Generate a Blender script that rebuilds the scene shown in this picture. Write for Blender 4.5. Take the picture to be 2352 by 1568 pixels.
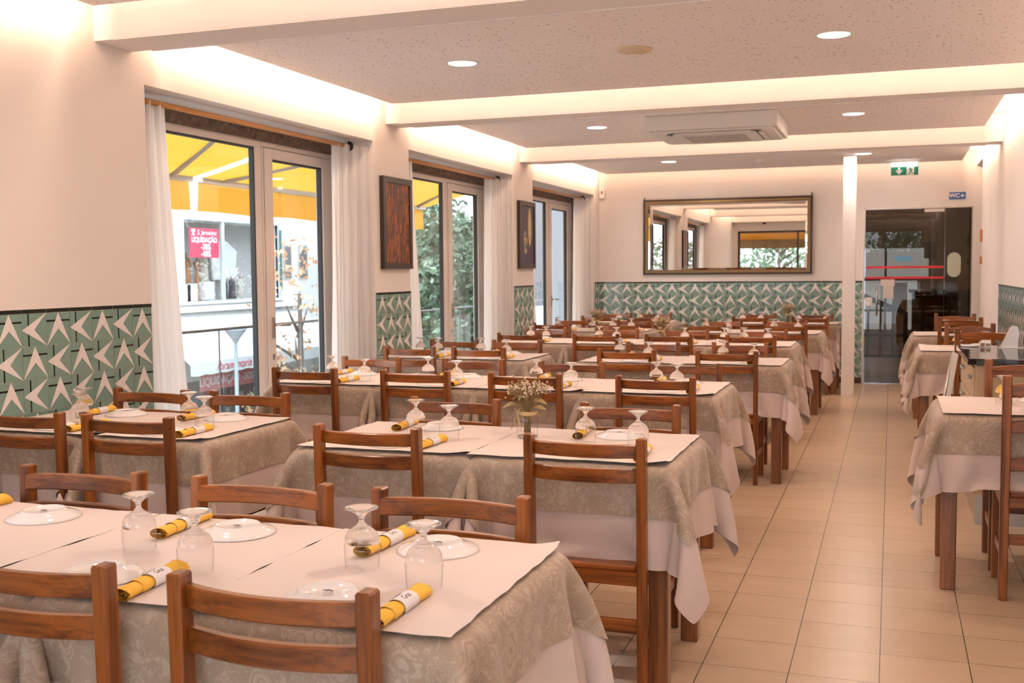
import bpy, bmesh, math, random
import numpy as np
from mathutils import Vector, Matrix
random.seed(7); rng = np.random.RandomState(7)
PI = math.pi
S = bpy.context.scene
for o in list(bpy.data.objects): bpy.data.objects.remove(o)
C = S.collection
# ------------------------------------------------------------------ camera
YAW, PITCH, ROLL, FPX, CAMZ = -0.33817, -0.06513, 0.00823, 2478.65, 1.42
fwd = Vector((math.sin(YAW)*math.cos(PITCH), math.cos(YAW)*math.cos(PITCH), math.sin(PITCH)))
rgt = Vector((math.cos(YAW), -math.sin(YAW), 0)); dwn = fwd.cross(rgt)
r2 = rgt*math.cos(ROLL)+dwn*math.sin(ROLL); d2 = dwn*math.cos(ROLL)-rgt*math.sin(ROLL)
cam = bpy.data.cameras.new('camera'); camo = bpy.data.objects.new('camera', cam); C.objects.link(camo)
m = Matrix.Identity(4)
for i in range(3):
    m[i][0] = r2[i]; m[i][1] = -d2[i]; m[i][2] = -fwd[i]
m[0][3], m[1][3], m[2][3] = 0, 0, CAMZ
camo.matrix_world = m
cam.sensor_width = 36; cam.lens = FPX/2352*36; cam.clip_start = .05; cam.clip_end = 300
cam.dof.use_dof = True; cam.dof.focus_distance = 3.6; cam.dof.aperture_fstop = 8
S.camera = camo
# ------------------------------------------------------------------ world, view
S.view_settings.view_transform = 'Standard'; S.view_settings.look = 'None'
S.view_settings.gamma = 1; S.view_settings.use_curve_mapping = False
S.view_settings.exposure = 0.27
w = bpy.data.worlds.new('overcast'); S.world = w; w.use_nodes = True
nt = w.node_tree; bg = nt.nodes['Background']
tc = nt.nodes.new('ShaderNodeTexCoord'); sp = nt.nodes.new('ShaderNodeSeparateXYZ')
mr = nt.nodes.new('ShaderNodeMapRange'); cr = nt.nodes.new('ShaderNodeMix'); cr.data_type = 'RGBA'
nt.links.new(tc.outputs['Generated'], sp.inputs[0]); nt.links.new(sp.outputs['Z'], mr.inputs[0])
mr.inputs[1].default_value = -.05; mr.inputs[2].default_value = .7
cr.inputs[6].default_value = (.88, .93, 1, 1); cr.inputs[7].default_value = (.74, .85, 1, 1)
nt.links.new(mr.outputs[0], cr.inputs[0]); nt.links.new(cr.outputs[2], bg.inputs[0])
bg.inputs[1].default_value = 5.0
LED = (1, .67, .47)
LEDW = 1.6
def area(name, loc, rot, sx, sy, power, col):
    l = bpy.data.lights.new(name, 'AREA'); l.shape = 'RECTANGLE'; l.size = sx; l.size_y = sy
    l.energy = power; l.color = col
    o = bpy.data.objects.new(name, l); C.objects.link(o); o.location = loc; o.rotation_euler = rot
    return o
BEAMS = [(1.16, 1.44), (4.354, 4.632), (7.56, 7.81), (10.715, 11.0)]
BAYS = [(-1.03, .99), (1.61, 4.19), (4.80, 7.385), (7.98, 10.535), (11.17, 13.79)]
PX0, PX1, PZ = -3.53, .76, 2.67
for (a, b) in BAYS:
    x0 = PX0 if a > 0 else -1.2
    L = b-a; W_ = PX1-x0; cy = (a+b)/2; cx = (x0+PX1)/2; z = 2.695
    if a > 0: area('led_strip_light', (x0-.012, cy, z), (0, PI/2, 0), .02, L, 4.2*L*LEDW, LED)
    area('led_strip_light', (PX1+.012, cy, z), (0, -PI/2, 0), .02, L, 4.2*L*LEDW, LED)
    area('led_strip_light', (cx, b+.012, z), (PI/2, 0, PI), W_, .02, 4.2*W_*LEDW, LED)
    area('led_strip_light', (cx, a-.012, z), (PI/2, 0, 0), W_, .02, 4.2*W_*LEDW, LED)
area('hall_fill', (.6, 17, 2.75), (0, 0, 0), 1.2, 1.2, 50, (1, .80, .58))  # added fill that brightens the hall behind the glass door; no fitting there
DOWN = [(x, y) for y in (2.95, 6.12, 9.27, 12.51) for x in (-2.455, -.31)]
for x, y in DOWN:
    l = area('downlight_lamp', (x, y, 2.655), (0, 0, 0), .15, .15, 13, (1, .77, .64)); l.data.shape = 'DISK'
# ------------------------------------------------------------------ material helpers
MATS = {}
class N:
    def __init__(s, name):
        s.m = bpy.data.materials.new(name); s.m.use_nodes = True; s.t = s.m.node_tree
        s.b = s.t.nodes['Principled BSDF']; s.out = s.t.nodes['Material Output']; MATS[name] = s.m
    def n(s, typ, **k):
        o = s.t.nodes.new('ShaderNode'+typ)
        for a, v in k.items():
            if a.startswith('i'):
                key = a[1:]; key = int(key) if key.isdigit() else key.replace('_', ' ')
                if hasattr(v, 'bl_rna') and isinstance(v, bpy.types.NodeSocket): s.t.links.new(v, o.inputs[key])
                else: o.inputs[key].default_value = v
            else: setattr(o, a, v)
        return o
    def l(s, a, b): s.t.links.new(a, b)
    def math(s, op, a, b=None, c=None):
        o = s.t.nodes.new('ShaderNodeMath'); o.operation = op
        for i, v in enumerate((a, b, c)):
            if v is None: continue
            if isinstance(v, (int, float)): o.inputs[i].default_value = v
            else: s.l(v, o.inputs[i])
        return o.outputs[0]
    def mix(s, f, a, b):
        o = s.t.nodes.new('ShaderNodeMix'); o.data_type = 'RGBA'
        for i, v in ((0, f), (6, a), (7, b)):
            if isinstance(v, bpy.types.NodeSocket): s.l(v, o.inputs[i])
            elif isinstance(v, (int, float)): o.inputs[i].default_value = v
            else: o.inputs[i].default_value = (*v, 1)
        return o.outputs[2]
    def co(s, kind='Object'): return s.n('TexCoord').outputs[kind]
    def map(s, v, sc=(1, 1, 1), loc=(0, 0, 0)):
        o = s.n('Mapping'); s.l(v, o.inputs[0]); o.inputs['Scale'].default_value = sc; o.inputs['Location'].default_value = loc
        return o.outputs[0]
    def noise(s, v, scale, detail=3, rough=.5, dist=0):
        o = s.n('TexNoise'); s.l(v, o.inputs['Vector']); o.inputs['Scale'].default_value = scale
        o.inputs['Detail'].default_value = detail; o.inputs['Roughness'].default_value = rough; o.inputs['Distortion'].default_value = dist
        return o.outputs[0]
    def ramp(s, f, stops):
        o = s.n('ValToRGB'); s.l(f, o.inputs[0]); e = o.color_ramp.elements
        while len(e) < len(stops): e.new(.5)
        for q, (p, c) in zip(e, stops): q.position = p; q.color = (*c, 1) if len(c) == 3 else c
        return o.outputs[0]
    def bump(s, h, st=.3, d=.002):
        o = s.n('Bump'); s.l(h, o.inputs['Height']); o.inputs['Strength'].default_value = st; o.inputs['Distance'].default_value = d
        s.l(o.outputs[0], s.b.inputs['Normal'])
    def set(s, col=None, rough=None, metal=None, spec=None, coat=None):
        for k, v in (('Base Color', col), ('Roughness', rough), ('Metallic', metal), ('Specular IOR Level', spec), ('Coat Weight', coat)):
            if v is None: continue
            if isinstance(v, bpy.types.NodeSocket): s.l(v, s.b.inputs[k])
            elif isinstance(v, tuple): s.b.inputs[k].default_value = (*v, 1)
            else: s.b.inputs[k].default_value = v
        return s
def simple(name, col, rough=.5, metal=0, spec=.5, var=0, vs=8, bump=0, coat=None):
    q = N(name)
    if var or bump:
        f = q.noise(q.co(), vs, 4)
        c2 = tuple(max(0, x*(1-var)) for x in col)
        q.set(q.mix(f, col, c2), rough, metal, spec, coat)
        if bump: q.bump(q.noise(q.co(), vs*6, 3), bump, .001)
    else: q.set(col, rough, metal, spec, coat)
    return q.m
def emis(name, col, st):
    q = N(name); q.b.inputs['Emission Color'].default_value = (*col, 1); q.b.inputs['Emission Strength'].default_value = st
    q.set((.8, .8, .8)); return q.m
def pane_mat(name, tint=(.96, .98, .98), refl=1.0, rough=0.0, frost=0):
    q = N(name); t = q.n('BsdfTransparent'); t.inputs[0].default_value = (*tint, 1)
    g = q.n('BsdfGlossy'); g.inputs['Roughness'].default_value = rough; g.inputs[0].default_value = (refl, refl, refl, 1)
    ge = q.n('NewGeometry'); dt = q.n('VectorMath', operation='DOT_PRODUCT'); q.l(ge.outputs['Normal'], dt.inputs[0]); q.l(ge.outputs['Incoming'], dt.inputs[1])
    fr = q.math('ADD', .035, q.math('MULTIPLY', .965, q.math('POWER', q.math('SUBTRACT', 1.0, q.math('MINIMUM', 1.0, q.math('ABSOLUTE', dt.outputs['Value']))), 5)))
    mx = q.n('MixShader'); q.l(fr, mx.inputs[0]); q.l(t.outputs[0], mx.inputs[1]); q.l(g.outputs[0], mx.inputs[2])
    q.l(mx.outputs[0], q.out.inputs[0]); return q.m
def wood(name, axis, dark=(.070, .0135, .0016), light=(.255, .073, .0095), rough=.33, scale=1.0, coat=.22):
    q = N(name); v = q.co(); inf = q.n('ObjectInfo')
    add = q.n('VectorMath', operation='ADD'); q.l(v, add.inputs[0])
    sc_ = q.n('VectorMath', operation='SCALE'); q.l(inf.outputs['Random'], sc_.inputs['Scale']); sc_.inputs[0].default_value = (7, 5, 9)
    q.l(sc_.outputs[0], add.inputs[1])
    sc = [34*scale]*3; sc['xyz'.index(axis)] = 1.6*scale
    v2 = q.map(add.outputs[0], tuple(sc))
    n1 = q.noise(v2, 1.0, 3, .55, .5)
    sc = [190*scale]*3; sc['xyz'.index(axis)] = 5*scale
    n2 = q.noise(q.map(add.outputs[0], tuple(sc)), 1.0, 2, .5)
    f = q.math('ADD', q.math('MULTIPLY', n1, .75), q.math('MULTIPLY', n2, .35))
    col = q.ramp(f, [(.36, dark), (.50, tuple((a+b)/2 for a, b in zip(dark, light))), (.62, light)])
    hv = q.n('HueSaturation'); q.l(col, hv.inputs['Color'])
    q.l(q.math('ADD', q.math('MULTIPLY', inf.outputs['Random'], .34), .84), hv.inputs['Value'])
    q.set(hv.outputs[0], rough, 0, .45, coat); q.b.inputs['Coat Roughness'].default_value = .22
    q.bump(f, .12, .0006); return q.m
WX, WY, WZ = wood('pine_grain_x', 'x'), wood('pine_grain_y', 'y'), wood('pine_grain_z', 'z')
TWX = wood('table_pine_x', 'x', (.10, .035, .011), (.25, .095, .032)); TWZ = wood('table_pine_z', 'z', (.10, .032, .009), (.26, .095, .030))
RODW = wood('rod_wood', 'y', (.42, .17, .045), (.62, .28, .08), .35)
q = N('plaster'); q.set(q.mix(q.noise(q.co(), 1.3, 3), (.81, .755, .715), (.785, .73, .685)), .75, 0, .2); q.bump(q.noise(q.co(), 160, 3), .08, .001); PLASTER = q.m
CEILW = simple('ceiling_paint', (.90, .86, .84), .8, 0, .15, .03, 2)
WHITEP = simple('white_plastic', (.78, .76, .72), .35)
# perforated acoustic panel: random small holes
q = N('perforated_panel'); v = q.map(q.co(), (.72, 1, 0))
vo = q.n('TexVoronoi'); q.l(v, vo.inputs['Vector']); vo.inputs['Scale'].default_value = 44; vo.inputs['Randomness'].default_value = .9
wn = q.n('TexWhiteNoise'); q.l(vo.outputs['Position'], wn.inputs['Vector'])
rad = q.math('MULTIPLY', q.math('ADD', q.math('MULTIPLY', wn.outputs['Value'], .85), .15), .27)
hole = q.math('LESS_THAN', vo.outputs['Distance'], rad)
q.set(q.mix(hole, (.93, .88, .86), (.38, .32, .28)), .8, 0, .15); PERF = q.m
# floor tiles
q = N('floor_tiles'); sx = q.n('SeparateXYZ'); q.l(q.co(), sx.inputs[0])
fx = q.math('DIVIDE', q.math('ADD', sx.outputs[0], .6257), .30219); fy = q.math('DIVIDE', q.math('ADD', sx.outputs[1], -5.32295), .29967)
def edge(q, f, wdt):
    fr = q.math('FRACT', f); return q.math('MINIMUM', fr, q.math('SUBTRACT', 1.0, fr))
ex = q.math('LESS_THAN', edge(q, fx, 0), .0062); ey = q.math('LESS_THAN', edge(q, fy, 0), .0045)
g = q.math('MAXIMUM', ex, ey)
cmb = q.n('CombineXYZ'); q.l(q.math('FLOOR', fx), cmb.inputs[0]); q.l(q.math('FLOOR', fy), cmb.inputs[1])
wn = q.n('TexWhiteNoise'); q.l(cmb.outputs[0], wn.inputs['Vector'])
base = q.mix(q.noise(q.map(q.co(), (2, 9, 1)), 2.2, 5, .6), (.545, .400, .275), (.465, .330, .220))
base = q.mix(q.math('MULTIPLY', wn.outputs['Value'], .35), base, (.60, .44, .30))
q.set(q.mix(g, base, (.085, .05, .03)), 0.27, 0, .42)
q.bump(q.math('SUBTRACT', 1.0, g), .25, .001); FLOORM = q.m
TGREEN = simple('tile_green', (.215, .345, .295), .12, 0, .5, .18, 6); TWHITE = simple('tile_white', (.80, .75, .74), .14, 0, .5)
TBLACK = simple('tile_black', (.012, .010, .009), .12, 0, .5); GROUT = simple('tile_grout', (.62, .56, .47), .8)
# cloths
def fabric_bump(q, v, s): q.bump(q.noise(v, s, 2), .12, .0004)
q = N('damask'); uv = q.co('UV')
def warp(vec, sc, amt, det=1):
    dn = q.n('TexNoise'); q.l(vec, dn.inputs['Vector']); dn.inputs['Scale'].default_value = sc; dn.inputs['Detail'].default_value = det
    dm = q.n('VectorMath', operation='SUBTRACT'); q.l(dn.outputs['Color'], dm.inputs[0]); dm.inputs[1].default_value = (.5, .5, .5)
    dv = q.n('VectorMath', operation='SCALE'); q.l(dm.outputs[0], dv.inputs[0]); dv.inputs['Scale'].default_value = amt
    av = q.n('VectorMath', operation='ADD'); q.l(vec, av.inputs[0]); q.l(dv.outputs[0], av.inputs[1]); return av.outputs[0]
w1 = warp(uv, 8, .13); w2 = warp(uv, 17, .05)
vo = q.n('TexVoronoi', feature='SMOOTH_F1'); q.l(w1, vo.inputs['Vector']); vo.inputs['Scale'].default_value = 10.5; vo.inputs['Smoothness'].default_value = .15
leafy = q.noise(w2, 27, 2, .5, 1.6)
# large paisley bodies, with scroll lines inside them and small leaves between
body = q.math('LESS_THAN', q.math('ADD', vo.outputs['Distance'], q.math('MULTIPLY', leafy, .30)), .50)
scroll = q.math('GREATER_THAN', q.math('SINE', q.math('MULTIPLY', vo.outputs['Distance'], 46)), .62)
sprig = q.math('GREATER_THAN', leafy, .585)
vein = q.math('LESS_THAN', q.math('ABSOLUTE', q.math('SUBTRACT', leafy, .50)), .012)
pat = q.math('ABSOLUTE', q.math('SUBTRACT', body, q.math('MAXIMUM', q.math('MULTIPLY', scroll, body), vein)))
pat = q.math('MAXIMUM', pat, q.math('MULTIPLY', sprig, q.math('SUBTRACT', 1.0, body)))
q.set(q.mix(pat, (.340, .256, .190), (.420, .330, .256)), q.math('SUBTRACT', .72, q.math('MULTIPLY', pat, .20)), 0, .4)
q.b.inputs['Sheen Weight'].default_value = .25; q.b.inputs['Sheen Roughness'].default_value = .4
fabric_bump(q, uv, 700); DAMASK = q.m
q = N('undercloth_fabric'); uv = q.co('UV'); q.set(q.mix(q.noise(uv, 5, 3), (.64, .515, .47), (.585, .47, .425)), .9, 0, .2)
q.b.inputs['Sheen Weight'].default_value = .2; fabric_bump(q, uv, 900); CLOTH = q.m
q = N('table_paper'); q.set(q.mix(q.noise(q.co(), 3, 3), (.715, .63, .595), (.69, .605, .57)), .85, 0, .2); q.bump(q.noise(q.co(), 60, 4), .15, .001); PAPER = q.m
q = N('curtain_fabric'); df = q.n('BsdfDiffuse'); df.inputs[0].default_value = (.90, .87, .85, 1); tr = q.n('BsdfTranslucent'); tr.inputs[0].default_value = (.92, .91, .90, 1)
mx = q.n('MixShader'); mx.inputs[0].default_value = .45; q.l(df.outputs[0], mx.inputs[1]); q.l(tr.outputs[0], mx.inputs[2]); q.l(mx.outputs[0], q.out.inputs[0]); CURT = q.m
NAPK = simple('yellow_napkin', (.92, .55, .09), .85, 0, .2, .08, 30, .1); BAND = simple('band_paper', (.80, .76, .76), .7)
INK = simple('ink', (.05, .05, .08), .7); INKB = simple('ink_blue', (.03, .08, .25), .7)
PORC = simple('porcelain', (.80, .77, .76), .08, 0, .6); STEEL = simple('steel', (.62, .6, .57), .18, 1)
GLASSTHIN = pane_mat('thin_glass', (.995, .995, .99), .55)
q = N('solid_glass'); gb = q.n('BsdfGlass'); gb.inputs['IOR'].default_value = 1.5; gb.inputs['Roughness'].default_value = 0; gb.inputs[0].default_value = (1, 1, 1, 1)
tb = q.n('BsdfTransparent'); mx = q.n('MixShader'); mx.inputs[0].default_value = .94; q.l(tb.outputs[0], mx.inputs[1]); q.l(gb.outputs[0], mx.inputs[2]); q.l(mx.outputs[0], q.out.inputs[0]); GLASSS = q.m
PANE = pane_mat('window_pane', (.97, .985, .98), .9); RAILG = pane_mat('rail_glass', (.93, .97, .97), 1.0)
DOORG = pane_mat('tinted_pane', (.40, .35, .29), 1.0)
ALU = simple('window_frame_paint', (.62, .55, .50), .45, 0, .5); GASK = simple('gasket_rubber', (.02, .02, .02), .6)
q = N('brown_stone'); q.set(q.ramp(q.noise(q.co(), 22, 6, .7), [(.3, (.06, .035, .022)), (.55, (.15, .10, .07)), (.75, (.28, .21, .16))]), .7); STONE = q.m
BLACK = simple('black_finish', (.012, .010, .009), .35); DKWOOD = simple('dark_brown_wood', (.05, .022, .012), .35, 0, .5, .3, 30)
GRANITE = simple('black_granite', (.012, .011, .011), .06, 0, .6, .3, 120); METAL = simple('brushed_metal', (.5, .47, .43), .3, 1)
q = N('pale_veneer'); q.set(q.mix(q.noise(q.map(q.co(), (40, 40, 1.5)), 1, 3), (.56, .42, .27), (.47, .34, .21)), .5); VENEER = q.m
q = N('mirror_glass'); q.set((.82, .80, .76), .0, 1.0); MIRROR = q.m
q = N('gilt_frame'); q.set(q.mix(q.noise(q.co(), 30, 3), (.22, .13, .05), (.10, .05, .02)), .35, .6); GILT = q.m
# ------------------------------------------------------------------ mesh helpers
def link(name, me, mats, parent=None, loc=None, rot=None):
    o = bpy.data.objects.new(name, me); C.objects.link(o)
    for mm in (mats if isinstance(mats, (list, tuple)) else [mats]): me.materials.append(mm)
    if parent: o.parent = parent
    if loc: o.location = loc
    if rot: o.rotation_euler = rot
    return o
class MB:
    def __init__(s): s.v = []; s.f = []; s.mi = []; s.sm = []
    def add(s, vs, fs, mi=0, smooth=False):
        n = len(s.v); s.v += [tuple(p) for p in vs]; s.f += [tuple(i+n for i in f) for f in fs]
        s.mi += [mi]*len(fs); s.sm += [smooth]*len(fs); return s
    def box(s, x0, x1, y0, y1, z0, z1, mi=0):
        vs = [(x, y, z) for z in (z0, z1) for y in (y0, y1) for x in (x0, x1)]
        return s.add(vs, [(0, 2, 3, 1), (4, 5, 7, 6), (0, 1, 5, 4), (2, 6, 7, 3), (0, 4, 6, 2), (1, 3, 7, 5)], mi)
    def rbox(s, x0, x1, y0, y1, z0, z1, r=.003, mi=0, M=None):
        cs = []
        X, Y, Z = (x0, x1), (y0, y1), (z0, z1)
        vs = []; idx = {}
        for i in (0, 1):
            for j in (0, 1):
                for k in (0, 1):
                    sx, sy, sz = (1 if i == 0 else -1)*r, (1 if j == 0 else -1)*r, (1 if k == 0 else -1)*r
                    for a, p in enumerate(((X[i], Y[j]+sy, Z[k]+sz), (X[i]+sx, Y[j], Z[k]+sz), (X[i]+sx, Y[j]+sy, Z[k]))):
                        idx[(i, j, k, a)] = len(vs); vs.append(p)
        F = []
        g = lambda i, j, k, a: idx[(i, j, k, a)]
        for i in (0, 1): F.append([g(i, 0, 0, 0), g(i, 1, 0, 0), g(i, 1, 1, 0), g(i, 0, 1, 0)][::(1 if i else -1)])
        for j in (0, 1): F.append([g(0, j, 0, 1), g(0, j, 1, 1), g(1, j, 1, 1), g(1, j, 0, 1)][::(1 if j else -1)])
        for k in (0, 1): F.append([g(0, 0, k, 2), g(1, 0, k, 2), g(1, 1, k, 2), g(0, 1, k, 2)][::(1 if k else -1)])
        for i in (0, 1):
            for j in (0, 1): F.append([g(i, j, 0, 0), g(i, j, 1, 0), g(i, j, 1, 1), g(i, j, 0, 1)])
            for k in (0, 1): F.append([g(i, 0, k, 0), g(i, 1, k, 0), g(i, 1, k, 2), g(i, 0, k, 2)])
        for j in (0, 1):
            for k in (0, 1): F.append([g(0, j, k, 1), g(1, j, k, 1), g(1, j, k, 2), g(0, j, k, 2)])
        for i in (0, 1):
            for j in (0, 1):
                for k in (0, 1): F.append([g(i, j, k, 0), g(i, j, k, 1), g(i, j, k, 2)])
        cen = Vector(((x0+x1)/2, (y0+y1)/2, (z0+z1)/2))
        out = []
        for f in F:
            p = [Vector(vs[q]) for q in f]; nrm = (p[1]-p[0]).cross(p[2]-p[0])
            out.append(tuple(f) if nrm.dot(sum(p, Vector())/len(p)-cen) > 0 else tuple(reversed(f)))
        if M is not None: vs = [tuple(M @ Vector(p)) for p in vs]
        return s.add(vs, out, mi)
    def lathe(s, prof, seg=24, mi=0, cx=0, cy=0, cz=0, smooth=True, closed=False):
        vs = []; n = len(prof)
        for k in range(seg):
            a = 2*PI*k/seg
            for (r, z) in prof: vs.append((cx+r*math.cos(a), cy+r*math.sin(a), cz+z))
        fs = []
        for k in range(seg):
            k2 = (k+1) % seg
            for i in range(n if closed else n-1):
                j = (i+1) % n
                fs.append((k*n+i, k2*n+i, k2*n+j, k*n+j))
        return s.add(vs, fs, mi, smooth)
    def tube(s, pts, r, seg=8, mi=0, caps=True):
        pts = [Vector(p) for p in pts]; rr = r if isinstance(r, (list, tuple)) else [r]*len(pts); vs = []
        for i, p in enumerate(pts):
            d = (pts[min(i+1, len(pts)-1)]-pts[max(i-1, 0)]).normalized()
            u = d.cross(Vector((0, 0, 1)) if abs(d.z) < .9 else Vector((1, 0, 0))).normalized(); v = d.cross(u)
            for k in range(seg):
                a = 2*PI*k/seg; vs.append(p+(u*math.cos(a)+v*math.sin(a))*rr[i])
        fs = [(i*seg+k, i*seg+(k+1) % seg, (i+1)*seg+(k+1) % seg, (i+1)*seg+k) for i in range(len(pts)-1) for k in range(seg)]
        if caps: fs += [tuple(range(seg))[::-1], tuple((len(pts)-1)*seg+k for k in range(seg))]
        return s.add(vs, fs, mi, True)
    def prism(s, poly, y0, y1, mi=0, plane='xz'):
        n = len(poly)
        if plane == 'xz': vs = [(a, y0, b) for a, b in poly]+[(a, y1, b) for a, b in poly]
        elif plane == 'yz': vs = [(y0, a, b) for a, b in poly]+[(y1, a, b) for a, b in poly]
        else: vs = [(a, b, y0) for a, b in poly]+[(a, b, y1) for a, b in poly]
        fs = [tuple(range(n)), tuple(range(2*n-1, n-1, -1))]+[(i, i+n, (i+1) % n+n, (i+1) % n) for i in range(n)]
        return s.add(vs, fs, mi)
    def sphere(s, c, r, seg=8, rings=5, mi=0, sz=1):
        prof = [(max(1e-5, r*math.sin(PI*i/rings)), -r*sz*math.cos(PI*i/rings)) for i in range(rings+1)]
        return s.lathe(prof, seg, mi, *c)
    def mesh(s, name, fix=False):
        me = bpy.data.meshes.new(name); me.from_pydata(s.v, [], s.f); me.polygons.foreach_set('material_index', s.mi)
        me.polygons.foreach_set('use_smooth', s.sm)
        if fix:
            b = bmesh.new(); b.from_mesh(me); bmesh.ops.recalc_face_normals(b, faces=b.faces); b.to_mesh(me); b.free()
        me.update(); return me
    def build(s, name, mats, parent=None, loc=None, rot=None, fix=True): return link(name, s.mesh(name, fix), mats, parent, loc, rot)
def tag(o, label=None, cat=None, group=None, kind=None):
    if label: o['label'] = label
    if cat: o['category'] = cat
    if group: o['group'] = group
    if kind: o['kind'] = kind
    return o
def empty(name, loc=(0, 0, 0), rz=0):
    o = bpy.data.objects.new(name, None); C.objects.link(o); o.location = loc; o.rotation_euler = (0, 0, rz); o.empty_display_size = .1; return o
def struct(o, label, cat): return tag(o, label, cat, None, 'structure')
def kids(o): return [c for c in bpy.data.objects if c.parent == o]
def dup(root, loc, rz=0, scale=None):
    r = root.copy(); C.objects.link(r); r.location = loc; r.rotation_euler = (root.rotation_euler[0], root.rotation_euler[1], rz)
    if scale: r.scale = scale
    for ch in PROTO[root.name]:
        c = ch[0].copy(); C.objects.link(c); c.parent = r
        for g in ch[1]:
            d = g.copy(); C.objects.link(d); d.parent = c
    return r
PROTO = {}
def reg(root): PROTO[root.name] = [(c, kids(c)) for c in kids(root)]; return root
USED = {}
def place(proto, loc, rz=0, label=None, group=None, scale=None):
    if not USED.get(proto.name):
        USED[proto.name] = True; o = proto; o.location = loc; o.rotation_euler = (0, 0, rz)
        if scale: o.scale = scale
    else: o = dup(proto, loc, rz, scale)
    if label: o['label'] = label
    if group: o['group'] = group
    return o
def text_mb(txt, size, depth=.0, align='CENTER', bold=0, shear=0):
    cu = bpy.data.curves.new('t', 'FONT'); cu.body = txt; cu.size = size; cu.extrude = depth; cu.align_x = align; cu.align_y = 'CENTER'; cu.offset = bold; cu.shear = shear
    o = bpy.data.objects.new('t', cu); C.objects.link(o); dg = bpy.context.evaluated_depsgraph_get()
    me = bpy.data.meshes.new_from_object(o.evaluated_get(dg)); bpy.data.objects.remove(o); bpy.data.curves.remove(cu)
    return me
def text(name, txt, size, mat, parent, loc, rot, depth=.0008, bold=0, shear=0, sx=1):
    me = text_mb(txt, size, depth, 'CENTER', bold, shear); me.materials.clear()
    o = link(name, me, mat, parent, loc, rot); o.scale = (sx, 1, 1); return o
# ================================================================== room shell
XL, XR, YB = -3.67, .93, 13.97; ZT = 1.266; ZC = 2.80
mb = MB().box(XL-.05, 3.2, -1.3, 20, -.12, 0)
struct(mb.build('floor', FLOORM), 'beige square floor tiles with thin dark grout lines', 'floor')
mb = MB().box(XL-.4, 3.2, -1.35, 14.1, ZC, ZC+.15); ceil = struct(mb.build('ceiling', CEILW), 'white ceiling with dropped beams and perforated panels', 'ceiling')
for (a, b) in BEAMS:
    mb = MB().box(XL if a > 2 else XL, XR, a, b, 2.55, ZC); o = mb.build('ceiling_beam', CEILW, ceil)
    mb = MB().box(XL+.12, XR-.12, a-.008, a, 2.545, 2.572).box(XL+.12, XR-.12, b, b+.008, 2.545, 2.572); mb.build('beam_edge_trim', CEILW, o)
for (a, b) in BAYS:
    x0 = PX0 if a > 0 else -1.2
    MB().box(x0, PX1, a, b, PZ, PZ+.018).build('ceiling_panel', PERF, ceil)
WIN = [(4.72, 7.34), (7.97, 10.505), (11.145, 13.70)]
HD = 2.40
mb = MB(); segs = [(1.1, 4.72), (7.34, 7.97), (10.505, 11.145), (13.70, 14.1)]
for a, b in segs: mb.box(XL-.33, XL, a, b, 0, ZC)
for a, b in WIN: mb.box(XL-.33, XL, a, b, HD, ZC)
wl = struct(mb.build('wall_left', PLASTER), 'cream plaster wall with three tall window recesses and tiled dado', 'wall')
# back wall with door opening
DX0, DX1, DZ = -.325, .905, 2.145
mb = MB().box(XL-.33, DX0, YB, YB+.13, 0, ZC).box(DX0, DX1, YB, YB+.13, DZ, ZC).box(DX1, 3.2, YB, YB+.13, 0, ZC)
wb = struct(mb.build('wall_back', PLASTER), 'cream end wall with tiled dado and glass door', 'wall')
# right wall (opening to the WC corridor near the back)
mb = MB().box(XR, XR+.15, -1.3, 13.0, 0, ZC).box(XR, XR+.15, 13.0, YB, 2.62, ZC)
wr = struct(mb.build('wall_right', PLASTER), 'cream plaster wall on the right with a tiled dado', 'wall')
mb = MB().box(XR+.15, 3.2, 12.9, 13.0, 0, ZC).box(3.1, 3.2, 13.0, YB, 0, ZC)
struct(mb.build('wall_corridor', PLASTER), 'side corridor wall leading to the toilets', 'wall')
# front wall (behind the camera, seen in the mirror)
FX0, FX1, FZ0, FZ1 = -3.55, -1.75, .75, 2.34
mb = MB().box(XL-.33, FX0, 1.0, 1.15, 0, ZC).box(FX1, -1.4, 1.0, 1.15, 0, ZC).box(FX0, FX1, 1.0, 1.15, 0, FZ0).box(FX0, FX1, 1.0, 1.15, FZ1, ZC)
mb.box(-1.52, -1.4, -1.3, 1.0, 0, ZC).box(-1.4, -1.2, -1.3, -1.2, 0, ZC).box(.75, XR+.15, -1.3, -1.2, 0, ZC).box(-1.2, .75, -1.3, -1.2, 2.4, ZC)
struct(mb.build('wall_front', PLASTER), 'cream wall behind the viewpoint with a wide window', 'wall')
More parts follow.
